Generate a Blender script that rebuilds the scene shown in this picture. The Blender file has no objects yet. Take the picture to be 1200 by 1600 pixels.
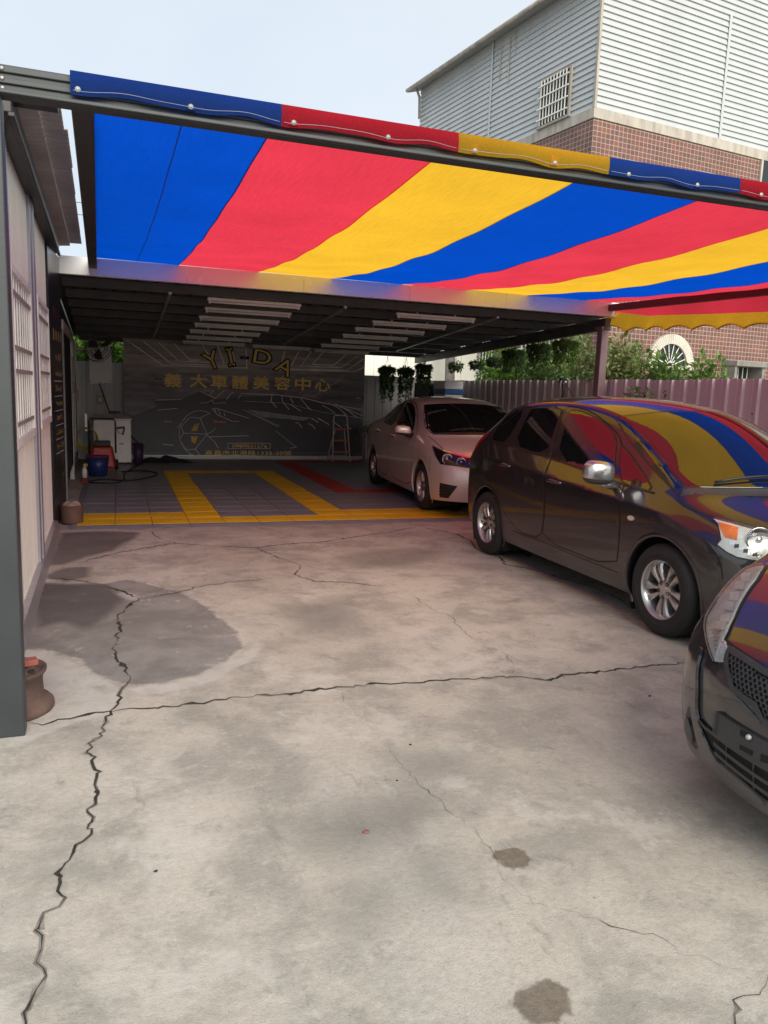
import bpy, bmesh, math, random
import numpy as np
from mathutils import Vector, Matrix
from mathutils.bvhtree import BVHTree
from mathutils.geometry import delaunay_2d_cdt

sc = bpy.context.scene
COL = sc.collection
rnd = random.Random(7)

# ------------------------------------------------------------------ camera
CAM_H = 1.56
F_PX = 1207.6713
_a = np.array([160 - 600, -(597 - 800), -F_PX]); _a /= np.linalg.norm(_a)
_b = np.array([3947 - 600, -(730 - 800), -F_PX]); _b /= np.linalg.norm(_b)
_b = _b - _a * (_b @ _a); _b /= np.linalg.norm(_b)
CM = np.array([_b, _a, np.cross(_b, _a)])          # camera -> world
cam_d = bpy.data.cameras.new("camera")
cam = bpy.data.objects.new("camera", cam_d)
COL.objects.link(cam)
m4 = Matrix([list(CM[i]) + [0.0] for i in range(3)] + [[0, 0, 0, 1]])
m4.translation = Vector((0, 0, CAM_H))
cam.matrix_world = m4
cam_d.sensor_fit = 'HORIZONTAL'
cam_d.sensor_width = 36.0
cam_d.lens = 36.0 * F_PX / 1200.0
cam_d.clip_start = 0.05
cam_d.clip_end = 2000
sc.camera = cam

# ------------------------------------------------------------------ sky, sun, exposure
SUN_EL, SUN_AZ = math.radians(31), math.radians(176)   # azimuth clockwise from +Y
w = bpy.data.worlds.new("World"); sc.world = w; w.use_nodes = True
nt = w.node_tree; nt.nodes.clear()
wo = nt.nodes.new('ShaderNodeOutputWorld'); wb = nt.nodes.new('ShaderNodeBackground')
sky = nt.nodes.new('ShaderNodeTexSky'); sky.sky_type = 'NISHITA'; sky.sun_disc = False
sky.sun_elevation = SUN_EL; sky.sun_rotation = SUN_AZ
sky.air_density = 1.0; sky.dust_density = 3.0; sky.ozone_density = 1.0
tc = nt.nodes.new('ShaderNodeTexCoord')
ns = nt.nodes.new('ShaderNodeTexNoise'); ns.inputs['Scale'].default_value = 2.2; ns.inputs['Detail'].default_value = 4
ns.inputs['Roughness'].default_value = .45
cr = nt.nodes.new('ShaderNodeValToRGB')
cr.color_ramp.elements[0].position = .3; cr.color_ramp.elements[0].color = (4.9, 5.5, 6.1, 1)
cr.color_ramp.elements[1].position = .72; cr.color_ramp.elements[1].color = (6.1, 6.5, 6.85, 1)
mx = nt.nodes.new('ShaderNodeMixRGB'); mx.inputs[0].default_value = .82      # thin bright overcast over the blue
nt.links.new(tc.outputs['Generated'], ns.inputs['Vector'])
nt.links.new(ns.outputs['Fac'], cr.inputs['Fac'])
nt.links.new(sky.outputs[0], mx.inputs[1]); nt.links.new(cr.outputs[0], mx.inputs[2])
nt.links.new(mx.outputs[0], wb.inputs['Color']); wb.inputs['Strength'].default_value = .06
nt.links.new(wb.outputs[0], wo.inputs['Surface'])
sd = bpy.data.lights.new("sun", 'SUN'); sd.energy = 1.5; sd.angle = math.radians(50); sd.color = (1, .925, .79)
sun = bpy.data.objects.new("sun", sd); COL.objects.link(sun)
_d = Vector((math.sin(SUN_AZ) * math.cos(SUN_EL), math.cos(SUN_AZ) * math.cos(SUN_EL), math.sin(SUN_EL)))
sun.rotation_euler = _d.to_track_quat('Z', 'Y').to_euler()
sun.location = _d * 60
vs = sc.view_settings
sc.display_settings.display_device = 'sRGB'
vs.view_transform = 'Standard'; vs.look = 'None'; vs.exposure = 1.4; vs.gamma = 1.0; vs.use_curve_mapping = False
sc.cycles.use_denoising = True
sc.cycles.max_bounces = 8; sc.cycles.diffuse_bounces = 5; sc.cycles.glossy_bounces = 4
sc.cycles.transmission_bounces = 6; sc.cycles.transparent_max_bounces = 10
sc.cycles.sample_clamp_indirect = 6.0

# ------------------------------------------------------------------ pixel -> place helpers (photograph pixels, 1200x1600)
def ray(px, py): return CM @ np.array([px - 600.0, -(py - 800.0), -F_PX])
def at_z(px, py, z=0.0):
    r = ray(px, py); t = (z - CAM_H) / r[2]; return Vector((t * r[0], t * r[1], z))
def at_y(px, py, y):
    r = ray(px, py); t = y / r[1]; return Vector((t * r[0], y, CAM_H + t * r[2]))
def at_x(px, py, x):
    r = ray(px, py); t = x / r[0]; return Vector((x, t * r[1], CAM_H + t * r[2]))

# ------------------------------------------------------------------ object helpers
def tag(o, label=None, cat=None, group=None, kind=None):
    if label: o['label'] = label
    if cat: o['category'] = cat
    if group: o['group'] = group
    if kind: o['kind'] = kind
    return o
def thing(name, label, cat, loc=(0, 0, 0), rz=0.0, group=None):
    o = bpy.data.objects.new(name, None); COL.objects.link(o)
    o.empty_display_size = .2; o.location = loc; o.rotation_euler = (0, 0, rz)
    return tag(o, label, cat, group)
def add_obj(name, me, parent=None):
    o = bpy.data.objects.new(name, me); COL.objects.link(o); o.parent = parent; return o
def copy_tree(o, parent=None, label=None):
    c = o.copy(); COL.objects.link(c); c.parent = parent
    if label: c['label'] = label
    for ch in list(o.children): copy_tree(ch, c)
    return c

class MB:
    def __init__(s, org=(0, 0, 0)): s.v = []; s.f = []; s.o = Vector(org)
    def add(s, vs_, fs):
        n = len(s.v); s.v += [tuple(Vector(p) - s.o) for p in vs_]; s.f += [tuple(n + i for i in f) for f in fs]; return s
    def box(s, x0, x1, y0, y1, z0, z1):
        x0, x1 = min(x0, x1), max(x0, x1); y0, y1 = min(y0, y1), max(y0, y1); z0, z1 = min(z0, z1), max(z0, z1)
        return s.add([(x0, y0, z0), (x1, y0, z0), (x1, y1, z0), (x0, y1, z0), (x0, y0, z1), (x1, y0, z1), (x1, y1, z1), (x0, y1, z1)],
                     [(0, 3, 2, 1), (4, 5, 6, 7), (0, 1, 5, 4), (1, 2, 6, 5), (2, 3, 7, 6), (3, 0, 4, 7)])
    def obox(s, c, u, v, w_):      # centre and three half-axis vectors
        c, u, v, w_ = map(Vector, (c, u, v, w_))
        P = [c + a * u + b * v + d * w_ for d in (-1, 1) for a, b in ((-1, -1), (1, -1), (1, 1), (-1, 1))]
        F = [(0, 3, 2, 1), (4, 5, 6, 7), (0, 1, 5, 4), (1, 2, 6, 5), (2, 3, 7, 6), (3, 0, 4, 7)]
        if u.cross(v).dot(w_) < 0: F = [tuple(reversed(f)) for f in F]
        return s.add(P, F)
    def bar(s, p, q, a, b, up=(0, 0, 1)):  # rectangular bar p->q, widths a (side) b (up)
        p, q, up = Vector(p), Vector(q), Vector(up); d = (q - p); L = d.length; d.normalize()
        sd_ = d.cross(up)
        if sd_.length < 1e-4: sd_ = d.cross(Vector((0, 1, 0)))
        sd_.normalize(); u2 = sd_.cross(d)
        return s.obox((p + q) / 2, d * L / 2, sd_ * a / 2, u2 * b / 2)
    def tube(s, path, r, n=8, caps=True):
        path = [Vector(p) for p in path]; R = r if hasattr(r, '__len__') else [r] * len(path)
        vv = []; prev = None
        for i, p in enumerate(path):
            d = (path[min(i + 1, len(path) - 1)] - path[max(i - 1, 0)]).normalized()
            if prev is None:
                u = d.cross(Vector((0, 0, 1)))
                if u.length < .05: u = d.cross(Vector((0, 1, 0)))
            else: u = prev - d * prev.dot(d)
            u.normalize(); prev = u; v2 = d.cross(u)
            vv += [p + (u * math.cos(k * 2 * math.pi / n) + v2 * math.sin(k * 2 * math.pi / n)) * R[i] for k in range(n)]
        F = [(i * n + k, i * n + (k + 1) % n, (i + 1) * n + (k + 1) % n, (i + 1) * n + k) for i in range(len(path) - 1) for k in range(n)]
        if caps: F += [tuple(range(n - 1, -1, -1)), tuple((len(path) - 1) * n + k for k in range(n))]
        return s.add(vv, F)
    def lathe(s, prof, n=24, c=(0, 0, 0), ax='z', caps=False, closed=False):
        c = Vector(c); vv = []
        for r, h in prof:
            for k in range(n):
                a = 2 * math.pi * k / n; x, y = r * math.cos(a), r * math.sin(a)
                vv.append(c + (Vector((x, y, h)) if ax == 'z' else Vector((x, h, -y)) if ax == 'y' else Vector((h, x, y))))
        m = len(prof)
        F = [(i * n + k, i * n + (k + 1) % n, ((i + 1) % m) * n + (k + 1) % n, ((i + 1) % m) * n + k) for i in range(m if closed else m - 1) for k in range(n)]
        if caps: F += [tuple(range(n - 1, -1, -1)), tuple((m - 1) * n + k for k in range(n))]
        return s.add(vv, F)
    def grid(s, fn, nu, nv):
        vv = [fn(i / nu, j / nv) for j in range(nv + 1) for i in range(nu + 1)]
        return s.add(vv, [(j * (nu + 1) + i, j * (nu + 1) + i + 1, (j + 1) * (nu + 1) + i + 1, (j + 1) * (nu + 1) + i) for j in range(nv) for i in range(nu)])
    def mesh(s, name, mat=None, smooth=False):
        me = bpy.data.meshes.new(name); me.from_pydata(s.v, [], s.f); me.update()
        if mat: me.materials.append(mat)
        if smooth: me.shade_smooth()
        return me
    def build(s, name, mat=None, parent=None, smooth=False, bevel=0, seg=2, auto=None):
        o = add_obj(name, s.mesh(name, mat, smooth), parent)
        if auto: sharp(o.data, auto)
        if bevel:
            b = o.modifiers.new('bevel', 'BEVEL'); b.width = bevel; b.segments = seg; b.limit_method = 'ANGLE'; b.angle_limit = math.radians(40)
        return o
def sharp(me, deg=35):
    me.shade_smooth()
    bm = bmesh.new(); bm.from_mesh(me)
    for e in bm.edges:
        e.smooth = len(e.link_faces) == 2 and e.calc_face_angle(0) < math.radians(deg)
    bm.to_mesh(me); bm.free()

# ------------------------------------------------------------------ materials
def new_mat(name):
    m = bpy.data.materials.new(name); m.use_nodes = True
    return m, m.node_tree, m.node_tree.nodes['Principled BSDF']
def pm(name, col, rough=.5, metal=0.0, var=.15, scale=6, bump=0.0, bscale=60, coat=0.0, ior=1.5, dirt=0.0, stretch=None):
    m, t, b = new_mat(name); N = t.nodes; L = t.links
    b.inputs['Roughness'].default_value = rough; b.inputs['Metallic'].default_value = metal; b.inputs['IOR'].default_value = ior
    if coat: b.inputs['Coat Weight'].default_value = coat; b.inputs['Coat Roughness'].default_value = .02
    tc_ = N.new('ShaderNodeTexCoord'); vec = tc_.outputs['Object']
    if stretch:
        mp = N.new('ShaderNodeMapping'); mp.inputs['Scale'].default_value = stretch; L.new(vec, mp.inputs[0]); vec = mp.outputs[0]
    n1 = N.new('ShaderNodeTexNoise'); n1.inputs['Scale'].default_value = scale; n1.inputs['Detail'].default_value = 6; L.new(vec, n1.inputs['Vector'])
    r = N.new('ShaderNodeMapRange'); r.inputs[1].default_value = .3; r.inputs[2].default_value = .7
    r.inputs[3].default_value = 1 - var; r.inputs[4].default_value = 1 + var; L.new(n1.outputs['Fac'], r.inputs[0])
    mm = N.new('ShaderNodeVectorMath'); mm.operation = 'SCALE'; mm.inputs[0].default_value = col; L.new(r.outputs[0], mm.inputs['Scale'])
    out = mm.outputs[0]
    if dirt:
        n3 = N.new('ShaderNodeTexNoise'); n3.inputs['Scale'].default_value = scale * .7; n3.inputs['Detail'].default_value = 8; n3.inputs['Roughness'].default_value = .7
        L.new(vec, n3.inputs['Vector'])
        rr = N.new('ShaderNodeMapRange'); rr.inputs[1].default_value = .5; rr.inputs[2].default_value = .75; rr.inputs[3].default_value = 0; rr.inputs[4].default_value = dirt
        L.new(n3.outputs['Fac'], rr.inputs[0])
        mix = N.new('ShaderNodeMixRGB'); L.new(rr.outputs[0], mix.inputs[0]); L.new(out, mix.inputs[1]); mix.inputs[2].default_value = (.09, .07, .055, 1); out = mix.outputs[0]
    L.new(out, b.inputs['Base Color'])
    r2 = N.new('ShaderNodeMapRange'); r2.inputs[3].default_value = max(0, rough - .08); r2.inputs[4].default_value = min(1, rough + .08)
    L.new(n1.outputs['Fac'], r2.inputs[0]); L.new(r2.outputs[0], b.inputs['Roughness'])
    if bump:
        n2 = N.new('ShaderNodeTexNoise'); n2.inputs['Scale'].default_value = bscale; n2.inputs['Detail'].default_value = 4; L.new(vec, n2.inputs['Vector'])
        bp = N.new('ShaderNodeBump'); bp.inputs['Strength'].default_value = bump; bp.inputs['Distance'].default_value = .01
        L.new(n2.outputs['Fac'], bp.inputs['Height']); L.new(bp.outputs[0], b.inputs['Normal'])
    return m
def cloth_mat(name, col, tr):
    m = bpy.data.materials.new(name); m.use_nodes = True; t = m.node_tree; N = t.nodes; L = t.links; N.clear()
    o = N.new('ShaderNodeOutputMaterial'); mix = N.new('ShaderNodeMixShader'); d = N.new('ShaderNodeBsdfDiffuse'); tl = N.new('ShaderNodeBsdfTranslucent')
    tc_ = N.new('ShaderNodeTexCoord'); mp = N.new('ShaderNodeMapping'); mp.inputs['Scale'].default_value = (90, 7, 90)
    n1 = N.new('ShaderNodeTexNoise'); n1.inputs['Scale'].default_value = 1; n1.inputs['Detail'].default_value = 5
    L.new(tc_.outputs['Object'], mp.inputs[0]); L.new(mp.outputs[0], n1.inputs['Vector'])
    n0 = N.new('ShaderNodeTexNoise'); n0.inputs['Scale'].default_value = 1.3; n0.inputs['Detail'].default_value = 4
    L.new(tc_.outputs['Object'], n0.inputs['Vector'])
    ad = N.new('ShaderNodeMath'); ad.operation = 'ADD'; L.new(n1.outputs['Fac'], ad.inputs[0]); L.new(n0.outputs['Fac'], ad.inputs[1])
    r = N.new('ShaderNodeMapRange'); r.inputs[1].default_value = .7; r.inputs[2].default_value = 1.3; r.inputs[3].default_value = .88; r.inputs[4].default_value = 1.1
    L.new(ad.outputs[0], r.inputs[0])
    for sh, c in ((d, col), (tl, tr)):
        s_ = N.new('ShaderNodeVectorMath'); s_.operation = 'SCALE'; s_.inputs[0].default_value = c
        L.new(r.outputs[0], s_.inputs['Scale']); L.new(s_.outputs[0], sh.inputs['Color'])
    mp2 = N.new('ShaderNodeMapping'); mp2.inputs['Scale'].default_value = (320, 320, 320)
    ck = N.new('ShaderNodeTexNoise'); ck.inputs['Scale'].default_value = 1; L.new(tc_.outputs['Object'], mp2.inputs[0]); L.new(mp2.outputs[0], ck.inputs['Vector'])
    bp = N.new('ShaderNodeBump'); bp.inputs['Strength'].default_value = .25; bp.inputs['Distance'].default_value = .003
    L.new(ck.outputs['Fac'], bp.inputs['Height']); L.new(bp.outputs[0], d.inputs['Normal'])
    mix.inputs[0].default_value = .7
    L.new(d.outputs[0], mix.inputs[1]); L.new(tl.outputs[0], mix.inputs[2]); L.new(mix.outputs[0], o.inputs['Surface'])
    return m
def clear_mat(name, refl=.08, tint=(1, 1, 1), gr=.02):
    m = bpy.data.materials.new(name); m.use_nodes = True; t = m.node_tree; N = t.nodes; L = t.links; N.clear()
    o = N.new('ShaderNodeOutputMaterial'); mix = N.new('ShaderNodeMixShader'); tr = N.new('ShaderNodeBsdfTransparent'); g = N.new('ShaderNodeBsdfGlossy')
    tr.inputs['Color'].default_value = (*tint, 1); g.inputs['Roughness'].default_value = gr
    fr = N.new('ShaderNodeFresnel'); fr.inputs['IOR'].default_value = 1.3
    ad = N.new('ShaderNodeMath'); ad.operation = 'ADD'; ad.inputs[1].default_value = refl; L.new(fr.outputs[0], ad.inputs[0])
    L.new(ad.outputs[0], mix.inputs[0]); L.new(tr.outputs[0], mix.inputs[1]); L.new(g.outputs[0], mix.inputs[2]); L.new(mix.outputs[0], o.inputs['Surface'])
    return m
def leaf_mat(name, c0, c1):
    m, t, b = new_mat(name); N = t.nodes; L = t.links
    g = N.new('ShaderNodeNewGeometry'); r = N.new('ShaderNodeValToRGB')
    r.color_ramp.elements[0].color = (*c0, 1); r.color_ramp.elements[1].color = (*c1, 1)
    L.new(g.outputs['Random Per Island'], r.inputs[0]); L.new(r.outputs[0], b.inputs['Base Color']); b.inputs['Roughness'].default_value = .45
    tl = N.new('ShaderNodeBsdfTranslucent'); L.new(r.outputs[0], tl.inputs['Color']); mix = N.new('ShaderNodeMixShader'); mix.inputs[0].default_value = .35
    L.new(b.outputs[0], mix.inputs[1]); L.new(tl.outputs[0], mix.inputs[2]); L.new(mix.outputs[0], N['Material Output'].inputs['Surface'])
    return m

M = {}
M['steel'] = pm('dark_grey_green_steel', (.034, .042, .046), .45, .15, .12, 3, .05, 90)
M['steel_black'] = pm('black_steel', (.03, .03, .032), .45, .1, .15, 3)
M['maroon'] = pm('maroon_paint', (.07, .03, .032), .5, 0, .2, 4)
M['maroon_grey'] = pm('mauve_steel', (.22, .15, .16), .5, .05, .15, 4)
M['galv'] = pm('galvanised', (.52, .53, .55), .38, .75, .1, 9)
M['rivet'] = pm('zinc_rivet', (.42, .43, .44), .5, .5, .1, 50)
M['fascia'] = pm('grey_painted_sheet', (.78, .79, .82), .28, .1, .05, 2)
M['roof_dark'] = pm('dark_insulated_sheet', (.075, .075, .078), .75, 0, .3, 30, .5, 120)
M['purlin'] = pm('dark_purlin', (.07, .068, .07), .5, .1, .2, 5)
M['tube'] = pm('lamp_housing', (.75, .74, .71), .45, 0, .1, 5)
M['cream'] = pm('cream_sheet', (.66, .62, .57), .45, .0, .06, 3, dirt=.15, stretch=(1, 1, .3))
M['lavender'] = pm('lavender_trim', (.33, .32, .37), .45, .15, .08, 3)
M['white_bar'] = pm('white_bar_paint', (.86, .86, .8), .45, 0, .06, 5, dirt=.2)
M['window_white'] = pm('frosted_window', (.55, .56, .55), .3, 0, .05, 3)
M['tan_bar'] = pm('tan_rail', (.36, .31, .29), .5, 0, .1, 5)
M['board_black'] = pm('black_sign_sheet', (.012, .013, .017), .3, 0, .2, 3)
M['gold'] = pm('gold_print', (.66, .5, .14), .6, 0, .15, 30)
M['gold_dark'] = pm('dark_outline_print', (.01, .009, .008), .7, 0, .1, 30)
M['white_print'] = pm('white_print', (.6, .6, .58), .6, 0, .05, 30)
M['red_print'] = pm('red_print', (.25, .03, .04), .6, 0, .1, 30)
M['green_print'] = pm('olive_print', (.15, .17, .05), .6, 0, .3, 60)
M['eave_sheet'] = pm('brown_grey_roof_sheet', (.42, .385, .35), .7, 0, .15, 3)
M['fence'] = pm('mauve_fence_sheet', (.60, .565, .57), .42, .0, .07, 1.3, dirt=.25, stretch=(1, 1, .5))
M['wall_grey'] = pm('grey_white_sheet', (.52, .53, .52), .5, 0, .07, 2, dirt=.2, stretch=(1, 1, .4))
M['white_wall'] = pm('white_wall', (.75, .75, .68), .6, 0, .04, 2)
M['siding'] = pm('white_siding', (.47, .50, .515), .5, 0, .05, 1.2, dirt=.1, stretch=(1, 1, .3))
M['concrete_band'] = pm('weathered_concrete', (.42, .39, .34), .85, 0, .2, 3, .3, 30, dirt=.5, stretch=(2, 2, .5))
M['rust'] = pm('rusty_steel', (.115, .075, .062), .8, .2, .35, 9, .35, 60, dirt=.4)
M['rust_red'] = pm('red_brick_paint', (.28, .085, .06), .7, 0, .2, 20)
M['black_rubber'] = pm('black_rubber', (.014, .014, .015), .7, 0, .2, 10)
M['black_plastic'] = pm('black_plastic', (.02, .02, .022), .5, 0, .15, 20, .1, 300)
M['mat_grey'] = None
M['white_enamel'] = pm('white_enamel', (.82, .82, .81), .35, 0, .06, 3, dirt=.15)
M['red_plastic'] = pm('red_plastic', (.45, .03, .025), .4, 0, .1, 8)
M['blue_plastic'] = pm('blue_plastic', (.012, .03, .14), .4, 0, .1, 8)
M['purple_plastic'] = pm('purple_plastic', (.05, .02, .07), .5, 0, .1, 8)
M['orange'] = pm('orange_step', (.55, .14, .04), .5, 0, .1, 8)
M['tan_cloth'] = pm('beige_cloth', (.3, .22, .17), .9, 0, .2, 10, .4, 90)
M['wood_bucket'] = pm('brown_bucket', (.11, .06, .045), .7, 0, .2, 12)
M['yellow_hose'] = pm('yellow_hose', (.45, .3, .03), .5, 0, .1, 10)
M['beige'] = pm('beige_plastic', (.4, .34, .22), .5, 0, .1, 10)
M['dark_cloth'] = pm('dark_curtain', (.014, .018, .026), .85, 0, .25, 6, .4, 20, stretch=(4, 4, .4))
M['pot_black'] = pm('dark_pot', (.03, .035, .03), .6, 0, .2, 10)
M['pot_white'] = pm('white_pot', (.6, .6, .58), .5, 0, .1, 10)
M['wire'] = pm('thin_wire', (.2, .2, .19), .5, .4, .1, 10)
M['stem'] = pm('brown_stem', (.09, .065, .04), .85, 0, .3, 20, .4, 60)
M['leaf_dark'] = leaf_mat('dark_green_leaf', (.04, .09, .025), (.12, .22, .06))
M['leaf'] = leaf_mat('green_leaf', (.05, .12, .02), (.19, .32, .06))
M['leaf_pale'] = leaf_mat('pale_leaf', (.08, .15, .04), (.26, .36, .12))
M['leaf_olive'] = leaf_mat('olive_leaf', (.09, .13, .035), (.28, .30, .12))
M['dark_glass'] = pm('dark_glass', (.02, .025, .028), .06, 0, .05, 3)
M['alu'] = pm('aluminium_tube', (.62, .62, .63), .35, .7, .08, 10)
M['motor_grey'] = pm('grey_machine', (.2, .2, .2), .5, .3, .15, 10)
M['white_plastic'] = pm('white_plastic', (.7, .7, .68), .4, 0, .05, 8)
CB = cloth_mat('blue_shade_cloth', (.03, .085, .33), (.0, .068, .53))
CR = cloth_mat('red_shade_cloth', (.5, .035, .06), (.78, .046, .078))
CY = cloth_mat('yellow_shade_cloth', (.58, .38, .04), (.90, .50, .032))
CLOTH = [CB, CR, CY]

# ================================================================== GROUND
def zpts(o, s, pts): return [(o[0] + x / s, o[1] + y / s) for x, y in pts]
def gpoly(px): return np.array([[*at_z(x, y)[:2]] for x, y in px])
def sdf(P, poly):
    d = np.full(len(P), 1e9); inside = np.zeros(len(P), bool); n = len(poly)
    for i in range(n):
        a, b = poly[i], poly[(i + 1) % n]; e = b - a; w_ = P - a
        t = np.clip((w_ @ e) / max(e @ e, 1e-12), 0, 1); d = np.minimum(d, np.hypot(*(w_ - t[:, None] * e).T))
        c = ((a[1] <= P[:, 1]) & (b[1] > P[:, 1])) | ((b[1] <= P[:, 1]) & (a[1] > P[:, 1]))
        if c.any() and abs(e[1]) > 1e-12:
            xi = a[0] + (P[:, 1] - a[1]) / e[1] * e[0]; inside ^= c & (P[:, 0] < xi)
    return np.where(inside, d, -d)
z6 = lambda p: gpoly(zpts((0, 780), 2, p))
z8 = lambda p: gpoly(zpts((400, 1150), 1.5, p))
STAIN = dict(
    patch=[z6([(-40, 455), (70, 470), (160, 475), (240, 495), (300, 545), (380, 572), (420, 582), (500, 577), (600, 552), (700, 512), (752, 462), (742, 420), (700, 383), (640, 333), (560, 288), (450, 262), (390, 252), (330, 264), (130, 262), (20, 380)])],
    wet=[z8([(602, 610), (615, 590), (650, 578), (685, 565), (710, 575), (745, 605), (742, 640), (725, 652), (750, 664), (748, 676), (735, 664), (700, 668), (690, 682), (640, 674), (610, 655)]),
         z8([(552, 275), (575, 265), (615, 262), (640, 275), (648, 300), (620, 318), (590, 315), (565, 300)]),
         ],
    oil=[z6([(140, 240), (200, 214), (275, 212), (282, 243), (205, 260)]),
         z6([(150, 205), (190, 105), (330, 100), (430, 104), (410, 130), (350, 160), (270, 180), (200, 205)]),
         z6([(90, 262), (330, 268), (392, 312), (355, 350), (270, 410), (200, 380), (120, 400)])],
    pale=[gpoly([(20, 1016), (70, 1014), (110, 1032), (150, 1055), (180, 1072), (196, 1085), (180, 1112), (120, 1130), (70, 1150), (10, 1172), (28, 1120)]),
          z6([(400, 588), (520, 580), (620, 555), (760, 490), (800, 440), (830, 450), (790, 500), (640, 580), (500, 604), (420, 604)]),
          z6([(350, 290), (400, 292), (432, 308), (410, 316), (372, 305)])],
    soft=[gpoly([(528, 872), (560, 864), (600, 860), (650, 856), (695, 862), (670, 876), (620, 886), (560, 888)]), gpoly([(440, 1290), (560, 1250), (650, 1240), (700, 1270), (640, 1320), (560, 1340), (480, 1330)]),
          gpoly([(540, 1395), (600, 1375), (610, 1420), (560, 1450)]), gpoly([(440, 950), (560, 930), (560, 975), (480, 990)]),
          gpoly([(600, 1180), (720, 1170), (740, 1210), (640, 1225)]), gpoly([(640, 1320), (700, 1330), (710, 1400), (650, 1400)]),
          gpoly([(230, 1050), (140, 1040), (90, 1060), (110, 1090), (150, 1090)])])
gx = np.concatenate([np.array([-400, -150, -60, -25, -10, -5, -3, -2]), np.arange(-1.5, 6.61, .05), np.array([8, 10, 14, 20, 30, 60, 150, 400])])
gy = np.concatenate([np.array([-400, -150, -60, -25, -10, -5, -2, -.5]), np.arange(.3, 9.61, .05), np.array([10.5, 12, 15, 18, 22, 30, 60, 150, 400, 700])])
GX, GY = np.meshgrid(gx, gy); GP = np.stack([GX.ravel(), GY.ravel()], 1)
nx_, ny_ = len(gx), len(gy)
gm = bpy.data.meshes.new('ground')
gi = np.arange(nx_ * ny_).reshape(ny_, nx_)
gm.from_pydata([(x, y, 0.0) for x, y in GP], [], np.stack([gi[:-1, :-1], gi[:-1, 1:], gi[1:, 1:], gi[1:, :-1]], -1).reshape(-1, 4).tolist())
for k, polys in STAIN.items():
    val = np.full(len(GP), -9.0)
    for p in polys: val = np.maximum(val, sdf(GP, p))
    at = gm.attributes.new(k, 'FLOAT', 'POINT'); at.data.foreach_set('value', np.clip(val, -.6, .6).astype(np.float32))
def ground_mat():
    m, t, b = new_mat('old_concrete'); N = t.nodes; L = t.links
    tc_ = N.new('ShaderNodeTexCoord'); vec = tc_.outputs['Object']
    def noise(s, det=6, ro=.6, off=0, st=None):
        mp = N.new('ShaderNodeMapping'); mp.inputs['Location'].default_value = (off, off * .7, 0)
        if st: mp.inputs['Scale'].default_value = st
        L.new(vec, mp.inputs[0]); n = N.new('ShaderNodeTexNoise'); n.inputs['Scale'].default_value = s; n.inputs['Detail'].default_value = det
        n.inputs['Roughness'].default_value = ro; n.inputs['Distortion'].default_value = .25 if s < 8 else 0; L.new(mp.outputs[0], n.inputs['Vector']); return n.outputs['Fac']
    def rng(x, a, b_, c, d):
        r = N.new('ShaderNodeMapRange'); r.interpolation_type = 'SMOOTHSTEP'
        for i, q in enumerate((a, b_, c, d)): r.inputs[i + 1].default_value = q
        L.new(x, r.inputs[0]); return r.outputs[0]
    def math_(op, x, y):
        q = N.new('ShaderNodeMath'); q.operation = op
        for i, z in enumerate((x, y)):
            if isinstance(z, (int, float)): q.inputs[i].default_value = z
            else: L.new(z, q.inputs[i])
        return q.outputs[0]
    def mix(f, c1, c2, bl='MIX'):
        q = N.new('ShaderNodeMixRGB'); q.blend_type = bl
        if isinstance(f, (int, float)): q.inputs[0].default_value = f
        else: L.new(f, q.inputs[0])
        for i, z in ((1, c1), (2, c2)):
            if isinstance(z, tuple): q.inputs[i].default_value = (*z, 1)
            else: L.new(z, q.inputs[i])
        return q.outputs[0]
    def attr(nm): 
        a = N.new('ShaderNodeAttribute'); a.attribute_name = nm; return a.outputs['Fac']
    def mask(nm, e, amp, ns_): return rng(math_('ADD', attr(nm), math_('MULTIPLY', math_('SUBTRACT', ns_, .5), amp)), -e, e, 0, 1)
    big = noise(.55, 5, .6); mid = noise(2.3, 8, .68, 4); fine = noise(38, 6, .7, 9); grit = noise(150, 3, .8, 2); streak = noise(1.6, 7, .7, 12, (1, .35, 1))
    col = mix(rng(big, .35, .65, 0, 1), (.43, .392, .332), (.51, .472, .405))
    col = mix(rng(mid, .36, .6, .7, 0), col, (.25, .235, .205))
    col = mix(rng(streak, .52, .7, 0, .5), col, (.47, .445, .405))
    col = mix(rng(noise(5.2, 9, .75, 31), .55, .68, 0, .55), col, (.19, .18, .165))
    col = mix(rng(noise(11, 6, .7, 77), .6, .68, 0, .45), col, (.52, .50, .46))
    col = mix(rng(fine, .32, .62, .22, 0), col, (.17, .16, .135))
    col = mix(rng(grit, .58, .68, 0, .6), col, (.12, .115, .10))
    col = mix(rng(noise(75, 4, .7, 15), .6, .7, 0, .5), col, (.62, .60, .55))
    col = mix(rng(noise(3.0, 10, .8, 95, (1.6, .5, 1)), .58, .66, 0, .45), col, (.20, .19, .165))
    vo = N.new('ShaderNodeTexVoronoi'); vo.inputs['Scale'].default_value = 9; vo.inputs['Randomness'].default_value = 1; L.new(vec, vo.inputs['Vector'])
    vs2 = N.new('ShaderNodeSeparateColor'); L.new(vo.outputs['Color'], vs2.inputs[0])
    pit = math_('MULTIPLY', rng(math_('ADD', vo.outputs['Distance'], math_('MULTIPLY', fine, .12)), .07, .13, 1, 0), rng(vs2.outputs[0], .80, .86, 0, 1))
    col = mix(math_('MULTIPLY', pit, .7), col, (.14, .13, .11))
    spk = math_('MULTIPLY', rng(math_('ADD', vo.outputs['Distance'], math_('MULTIPLY', fine, .2)), .10, .22, 1, 0), rng(vs2.outputs[1], .86, .9, 0, 1))
    col = mix(math_('MULTIPLY', spk, .5), col, (.60, .57, .52))
    col = mix(rng(noise(1.3, 9, .72, 140), .53, .62, 0, .55), col, (.53, .50, .445))
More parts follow.
